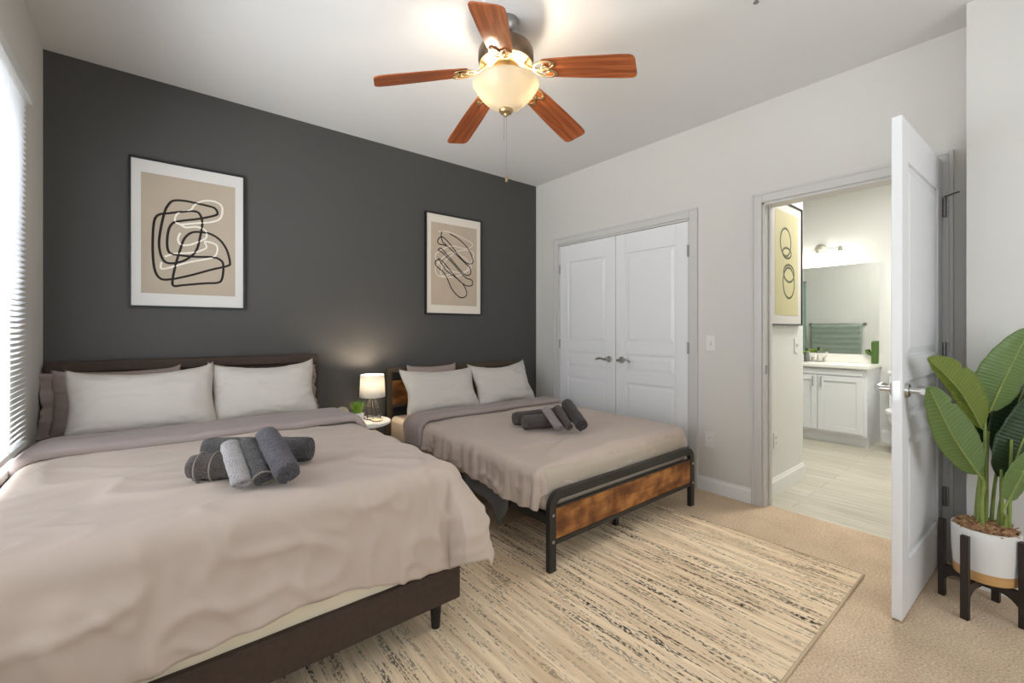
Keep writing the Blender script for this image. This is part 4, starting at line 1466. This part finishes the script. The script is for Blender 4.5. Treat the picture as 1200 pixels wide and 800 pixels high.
pp = thing('potted_plant', 'tall banana leaved plant in a white pot on the dark stand', 'potted plant', (QX, QY, 0.143))
cz = (QX, QY, 0)
pot = MB().lathe([(0.001, 0.190), (PR, 0.190), (PR + 0.004, 0.25), (PR + 0.006, 0.352), (PR + 0.004, 0.358), (PR - 0.004, 0.358), (PR - 0.006, 0.335), (0.001, 0.335)], 64, cz).build('pot', M_pot, pp, smooth='auto')
MB().lathe([(0.001, 0.143), (PR - 0.014, 0.143), (PR - 0.002, 0.150), (PR + 0.0005, 0.190), (0.001, 0.1905)], 64, cz).build('wood_band', M_potband, pot, smooth='auto')
b = MB()
rnd = random.Random(5)
b.lathe([(PR - 0.006, 0.345), (0.08, 0.362), (0.04, 0.372), (0.001, 0.375)], 32, cz, cap=False)
for k in range(420):
    a = rnd.uniform(0, 2 * PI)
    r0 = (PR - 0.004) * math.sqrt(rnd.random())
    m_ = Matrix.Translation((QX + r0 * math.cos(a), QY + r0 * math.sin(a), 0.352 + 0.024 * (1 - r0 / PR) + rnd.uniform(0, 0.012))) @ Euler((rnd.uniform(-.5, .5), rnd.uniform(-.5, .5), rnd.uniform(0, 6.3))).to_matrix().to_4x4()
    lx, ly = rnd.uniform(0.006, 0.018), rnd.uniform(0.002, 0.005)
    b.box(-lx, lx, -ly, ly, -0.0015, 0.0015, m_)
mu = b.build('mulch', M_soil, pp)
mu['kind'] = 'stuff'


def leaf(pts, wmax, m, side, fold=(0.35, 0.35), stem_from=None, seed=0.0, split=None, lop=(1.0, 1.0)):
    """pts: base, mid, tip of the midrib; side: direction of the + half; fold: how far the - and + halves bend up
    from that plane; lop: width of the - and + halves."""
    path = smooth_closed(pts, 16)
    n = len(path)
    rows = []
    sd = Vector(side).normalized()
    for i, p in enumerate(path):
        t = i / (n - 1)
        a, c_ = path[max(i - 1, 0)], path[min(i + 1, n - 1)]
        tg = (c_ - a).normalized()
        s = (sd - tg * sd.dot(tg)).normalized()
        nn = tg.cross(s)
        hw = wmax * (0.012 + 2.62 * t ** 0.60 * (1 - t) ** 0.86)
        row = []
        for k in range(-7, 8):
            q = k / 7
            h = 1 if q > 0 else 0
            notch = 0.0
            if split and abs(t - split[0]) < 0.018 and q * split[1] > 0.5:
                notch = 0.22
            aw = abs(q) * hw * lop[h] * (1 - notch) * (1 + 0.03 * nz(t * 9, seed, h))
            f = fold[h] * (1 - 0.35 * abs(q))
            row.append(p + s * (aw * math.copysign(1, q) * math.cos(f)) + nn * (aw * math.sin(f) + 0.005 * nz(t * 6, q * 2, seed) * abs(q) + 0.0012 * math.sin(t * 46 + seed) * abs(q)))
        rows.append(row)
    b = MB()
    b.grid(rows, uv=True)
    o = b.build('leaf', m, pp, smooth=True, solid=0.0012)
    b = MB()
    b.tube([p for p in path[:-2]], [0.0042 * (1 - 0.8 * i / n) + 0.0008 for i in range(n - 2)], 8)
    if stem_from:
        s0, p0 = Vector(stem_from), Vector(pts[0])
        tg = (path[2] - path[0]).normalized()
        b.tube(smooth_closed([s0, s0 + Vector(((p0.x - s0.x) * 0.25, (p0.y - s0.y) * 0.25, (p0.z - s0.z) * 0.45)), p0 - tg * 0.05, p0], 8), [0.0075 - 0.0035 * i / 24 for i in range(25)], 10)
    put(b.build('midrib', M_stem, None, smooth=True), o)
    return o


UP = Vector((0, 0, 1))
RV = Vector((0.773, -0.634, 0))    # plain of the fan of leaves
leaf([(-0.437, -3.318, 0.775), (-0.612, -3.268, 0.945), (-0.807, -3.195, 1.086)], 0.092, M_leaf, RV * 0.75 + UP * 0.65, (1.2, 0.1), (-0.455, -3.322, 0.36), seed=1, split=(0.62, 1), lop=(0.35, 1.1))
leaf([(-0.560, -3.318, 0.600), (-0.712, -3.256, 0.775), (-0.832, -3.201, 0.976)], 0.100, M_leafm, RV * 0.85 + UP * 0.5, (1.0, 0.2), (-0.480, -3.325, 0.36), seed=2, split=(0.72, 1), lop=(0.6, 1.05))
leaf([(-0.415, -3.341, 0.850), (-0.412, -3.392, 1.020), (-0.345, -3.455, 1.210)], 0.090, M_leafm, RV * 0.9 - UP * 0.4, (0.9, 0.15), (-0.440, -3.330, 0.36), seed=3)
leaf([(-0.330, -3.325, 0.690), (-0.300, -3.345, 0.86), (-0.235, -3.380, 1.02)], 0.075, M_leafd, RV * 1.0 - UP * 0.5, (0.3, 0.3), (-0.420, -3.300, 0.36), seed=4)
leaf([(-0.350, -3.369, 0.640), (-0.290, -3.415, 0.87), (-0.215, -3.47, 1.07)], 0.075, M_leafd, RV * 0.9 - UP * 0.3, (0.5, 0.3), (-0.410, -3.345, 0.36), seed=5)
leaf([(-0.412, -3.391, 0.560), (-0.375, -3.437, 0.750), (-0.315, -3.490, 0.950)], 0.095, M_leafd, RV * 0.9 - UP * 0.4, (0.3, 0.1), (-0.430, -3.365, 0.36), seed=6)
leaf([(-0.496, -3.398, 0.500), (-0.480, -3.435, 0.617), (-0.450, -3.483, 0.746)], 0.055, M_leafm, RV, (0.3, 0.2), (-0.450, -3.385, 0.36), seed=7)
for (s0, s1) in (((-0.434, -3.378, 0.36), (-0.426, -3.374, 0.609)), ((-0.418, -3.395, 0.36), (-0.410, -3.402, 0.738)), ((-0.470, -3.310, 0.36), (-0.455, -3.316, 0.66)), ((-0.432, -3.322, 0.36), (-0.404, -3.336, 0.76))):
    MB().cyl(s0, s1, 0.008, 0.005, 12).build('stem', M_stem, pp, smooth='auto')

# ================================================================== BATHROOM
# vanity: cabinet front x=2.33, right end y=-2.345
VX, VY0, VY1 = 2.33, -2.345, -0.98
van = thing('vanity_cabinet', 'white bathroom vanity with two doors and a pale sink top', 'vanity', (2.6, -1.66, 0))
MB().box(VX + 0.02, 2.868, VY0, VY1, 0.11, 0.80).build('carcass', M_vanity, van, bevel=0.003)
MB().box(VX + 0.07, 2.86, VY0 + 0.002, VY1, 0.0, 0.112).build('toe_kick', M_vanity, van)
edges = [VY0 + 0.03, -1.925, -1.92, -1.50, -1.495, VY1]
for k in range(3):
    ya, yb = edges[2 * k], edges[2 * k + 1]
    b = MB()
    x = VX
    z0, z1, s = 0.135, 0.715, 0.055
    b.box(x, x + 0.019, ya, ya + s, z0, z1).box(x, x + 0.019, yb - s, yb, z0, z1)
    b.box(x, x + 0.019, ya + s, yb - s, z0, z0 + s).box(x, x + 0.019, ya + s, yb - s, z1 - s, z1)
    b.box(x + 0.009, x + 0.019, ya + s, yb - s, z0 + s, z1 - s)
    d = b.build('door', M_vanity, van, bevel=0.0025)
    hy_ = yb - 0.035 if k == 0 else ya + 0.035
    MB().tube([(x, hy_, 0.70), (x - 0.022, hy_, 0.695), (x - 0.022, hy_, 0.61), (x, hy_, 0.605)], 0.005, 10).build('handle', M_chrome, d, smooth='auto')
MB().box(VX, VX + 0.019, VY0 + 0.03, VY1, 0.725, 0.785).build('false_drawer_front', M_vanity, van, bevel=0.0025)
ct = MB().box(VX - 0.025, 2.868, VY0 - 0.02, VY1, 0.80, 0.835).build('sink_top', M_counter, van, bevel=0.006)
MB().box(2.845, 2.868, VY0 - 0.02, VY1, 0.835, 0.925).build('backsplash', M_counter, ct, bevel=0.004)
fc = thing('faucet', 'nickel bathroom faucet with two handles on the sink top', 'faucet', (2.72, -1.82, 0.835))
b = MB()
FYc = -1.82
b.box(2.695, 2.745, FYc - 0.075, FYc + 0.075, 0.8355, 0.850)
b.tube(smooth_closed([(2.72, FYc, 0.845), (2.72, FYc, 0.90), (2.70, FYc, 0.925), (2.64, FYc, 0.915), (2.61, FYc, 0.895)], 5), 0.011, 12)
b.build('spout', mat('brushed_nickel', (0.70, 0.68, 0.62), 0.3, 1.0), fc, smooth='auto')
for s in (-1, 1):
    MB().cyl((2.72, FYc + s * 0.055, 0.85), (2.72, FYc + s * 0.055, 0.885), 0.016, 0.012).tube([(2.72, FYc + s * 0.055, 0.885), (2.70, FYc + s * 0.085, 0.895)], 0.006, 10).build('tap_handle', MATS['brushed_nickel'], fc, smooth='auto')
mi = thing('mirror', 'wide frameless wall mirror above the vanity', 'mirror', (2.868, -1.66, 0.93))
MB().box(2.860, 2.868, VY0 + 0.005, VY1, 0.930, 1.935).build('mirror_glass', M_mirror, mi)
# vanity light
vl = thing('vanity_light', 'nickel bar light with frosted bell shades above the mirror', 'wall lamp', (2.868, -1.80, 2.13))
LYc, LZ = -1.80, 2.13
mv = Matrix.Translation((2.868, LYc, LZ + 0.01)) @ Matrix.Rotation(-PI / 2, 4, 'Y')
MB().lathe([(0.001, 0), (0.062, 0), (0.060, 0.012), (0.040, 0.024), (0.001, 0.026)], 40, mtx=mv).build('back_plate', mat('warm_nickel', (0.50, 0.48, 0.42), 0.4, 0.7), vl, smooth='auto')
MB().tube([(2.80, LYc - 0.245, LZ), (2.80, LYc + 0.245, LZ)], 0.006, 12).tube([(2.845, LYc, LZ), (2.80, LYc, LZ)], 0.009, 12).build('bar', MATS['warm_nickel'], vl, smooth='auto')
for k in (-1, 0, 1):
    y = LYc + k * 0.215
    cc = (2.775, y, 0)
    MB().lathe([(0.001, LZ + 0.015), (0.010, LZ + 0.012), (0.016, LZ - 0.01), (0.024, LZ - 0.04), (0.030, LZ - 0.052), (0.001, LZ - 0.052)], 24, cc).build('lamp_holder', MATS['warm_nickel'], vl, smooth='auto')
    MB().lathe([(0.024, LZ - 0.048), (0.034, LZ - 0.075), (0.050, LZ - 0.12), (0.066, LZ - 0.155)], 32, cc, cap=False).build('glass_shade', M_vglass, vl, smooth=True, solid=0.003)
    point_light('vanity_bulb', (2.775, y, LZ - 0.13), VAN_W, (1.0, 0.99, 0.94), 0.035)
# towel bar and towel on the wall facing the mirror
tb = thing('towel_bar', 'dark metal towel bar on the bathroom wall, seen in the mirror', 'towel bar', (0.87, -1.46, 1.285))
b = MB()
b.tube([(0.93, -1.80, 1.285), (0.93, -1.12, 1.285)], 0.008, 12)
for y in (-1.80, -1.12):
    b.cyl((0.871, y, 1.285), (0.935, y, 1.285), 0.010, None, 12)
    b.cyl((0.871, y, 1.285), (0.878, y, 1.285), 0.022, None, 20)
b.build('bar', M_steel, tb, smooth='auto')
rows = []
for j in range(41):
    s = j / 40
    row = []
    for i in range(31):
        u = i / 30
        y = -1.135 - 0.64 * u
        Lf, Lb = 0.47, 0.30
        d = -Lb + (Lf + Lb) * s
        x = 0.930 + 0.014 * math.tanh(d * 40) + (0.006 * nz(u * 4, s * 9, 3) + 0.003 * math.sin(s * 60)) * (1 if d > 0 else 0.2)
        z = 1.296 - abs(d) - 0.014 * math.sin(PI * u) * (1 - s)
        row.append((x + 0.004, y, z))
    rows.append(row)
q = MB()
q.grid(rows)
tag(q.build('bath_towel', M_sage, smooth=True, solid=0.006), 'sage green towel folded over the bar, seen in the mirror', 'towel')
# shower curtain on its rod by the tub
cr = thing('shower_curtain', 'sage green shower curtain hanging at the left edge of the mirror view', 'curtain', (1.2, -1.045, 2.0))
MB().cyl((0.871, -1.045, 1.95), (2.869, -1.045, 1.95), 0.012).build('rod', M_steel, cr, smooth='auto')
rows = []
for j in range(21):
    z = 1.93 - 1.80 * j / 20
    rows.append([(0.89 + 0.75 * i / 120 + 0.012 * math.sin(i * 0.31 + j * 0.05), -1.045 - 0.024 * math.sin(i * 0.62) * (0.6 + 0.4 * j / 20), z) for i in range(121)])
q = MB()
q.grid(rows)
q.build('curtain_cloth', M_curtain, cr, smooth=True, solid=0.002)
tub = thing('bathtub', 'white bathtub behind the shower curtain', 'bathtub', (1.87, -0.55, 0))
MB().box(0.872, 2.868, -0.88, -0.205, 0.0, 0.40).build('tub_apron', M_porc, tub, bevel=0.02)
# plant, soap and cactus on the vanity top
sp_ = thing('potted_plant', 'small broad leaved plant on the vanity top, half hidden by the doorway wall', 'potted plant', (2.58, -1.665, 0.835))
MB().lathe([(0.001, 0.8355), (0.030, 0.8355), (0.040, 0.895), (0.036, 0.895), (0.032, 0.885), (0.001, 0.885)], 28, (2.58, -1.665, 0)).build('pot', M_pot, sp_, smooth='auto')
lob = MB()
rnd = random.Random(9)
for k in range(9):
    a = 2 * PI * k / 9 + 0.3
    dr = Vector((math.cos(a), math.sin(a), 0))
    L = rnd.uniform(0.09, 0.14)
    s = Vector((-dr.y, dr.x, 0))
    rows = []
    for i in range(7):
        t = i / 6
        p = Vector((2.58, -1.665, 0.885)) + dr * (L * t) + Vector((0, 0, 0.075 * math.sin(t * 2.0)))
        hw = 0.036 * math.sin(PI * min(1, 0.05 + 0.95 * t)) + 0.001
        rows.append([p - s * hw, p + Vector((0, 0, -0.004)), p + s * hw])
    lob.grid(rows)
lob.build('foliage', mat('bright_leaf', srgb((128, 156, 44)), 0.45), sp_, smooth=True, solid=0.001)
so = thing('soap_dispenser', 'grey soap dispenser with dark pump beside the faucet', 'soap dispenser', (2.66, -1.72, 0.835))
MB().lathe([(0.001, 0.835), (0.028, 0.835), (0.030, 0.84), (0.030, 0.93), (0.022, 0.945), (0.012, 0.948), (0.001, 0.948)], 24, (2.66, -1.725, 0)).build('bottle', mat('smoke_glass', srgb((120, 124, 120)), 0.2), so, smooth='auto')
MB().cyl((2.66, -1.725, 0.945), (2.66, -1.725, 0.985), 0.010).tube([(2.66, -1.725, 0.985), (2.62, -1.725, 0.985), (2.61, -1.725, 0.975)], 0.006, 8).build('pump', M_black, so, smooth='auto')
ca = thing('cactus_figurine', 'small green cactus figurine at the end of the vanity top', 'figurine', (2.81, -2.315, 0.835))
b = MB()
b.lathe([(0.001, 0.835), (0.030, 0.835), (0.032, 0.90), (0.033, 1.05), (0.026, 1.072), (0.012, 1.08), (0.001, 1.081)], 20, (2.81, -2.315, 0))
b.build('trunk', M_cactus, ca, smooth='auto')
MB().tube(smooth_closed([(2.81, -2.290, 0.93), (2.81, -2.262, 0.94), (2.81, -2.245, 0.962), (2.81, -2.243, 0.985)], 4), [0.014] * 12 + [0.009], 12).build('arm', M_cactus, ca, smooth='auto')

# toilet, mostly behind the open door
to = thing('toilet', 'white toilet partly hidden behind the open door', 'toilet', (2.5, -2.665, 0))
TY = -2.665
MB().box(2.66, 2.86, TY - 0.21, TY + 0.21, 0.38, 0.74).build('tank', M_porc, to, bevel=0.02, seg=3)
MB().box(2.65, 2.866, TY - 0.22, TY + 0.22, 0.742, 0.775).build('tank_lid', M_porc, to, bevel=0.008)
b = MB()
rings = []
for (z, sx, sy, ox) in ((0.0, 0.20, 0.115, 2.46), (0.10, 0.18, 0.10, 2.47), (0.22, 0.20, 0.13, 2.44), (0.33, 0.25, 0.175, 2.41), (0.385, 0.255, 0.18, 2.41)):
    rings.append([b.bm.verts.new((ox + sx * math.cos(2 * PI * i / 40), TY + sy * math.sin(2 * PI * i / 40), z)) for i in range(40)])
for r0, r1 in zip(rings, rings[1:]):
    for i in range(40):
        b.bm.faces.new([r0[i], r0[(i + 1) % 40], r1[(i + 1) % 40], r1[i]])
b.bm.faces.new(rings[0][::-1])
b.bm.faces.new(rings[-1])
b.build('bowl', M_porc, to, smooth='auto')
b = MB()
rings = []
for (z, k) in ((0.386, 1.0), (0.400, 1.02), (0.418, 1.0), (0.422, 0.9)):
    rings.append([b.bm.verts.new((2.41 + 0.255 * k * math.cos(2 * PI * i / 40), TY + 0.185 * k * math.sin(2 * PI * i / 40), z)) for i in range(40)])
for r0, r1 in zip(rings, rings[1:]):
    for i in range(40):
        b.bm.faces.new([r0[i], r0[(i + 1) % 40], r1[(i + 1) % 40], r1[i]])
b.bm.faces.new(rings[0][::-1])
b.bm.faces.new(rings[-1])
b.build('seat_lid', M_white, to, smooth='auto')
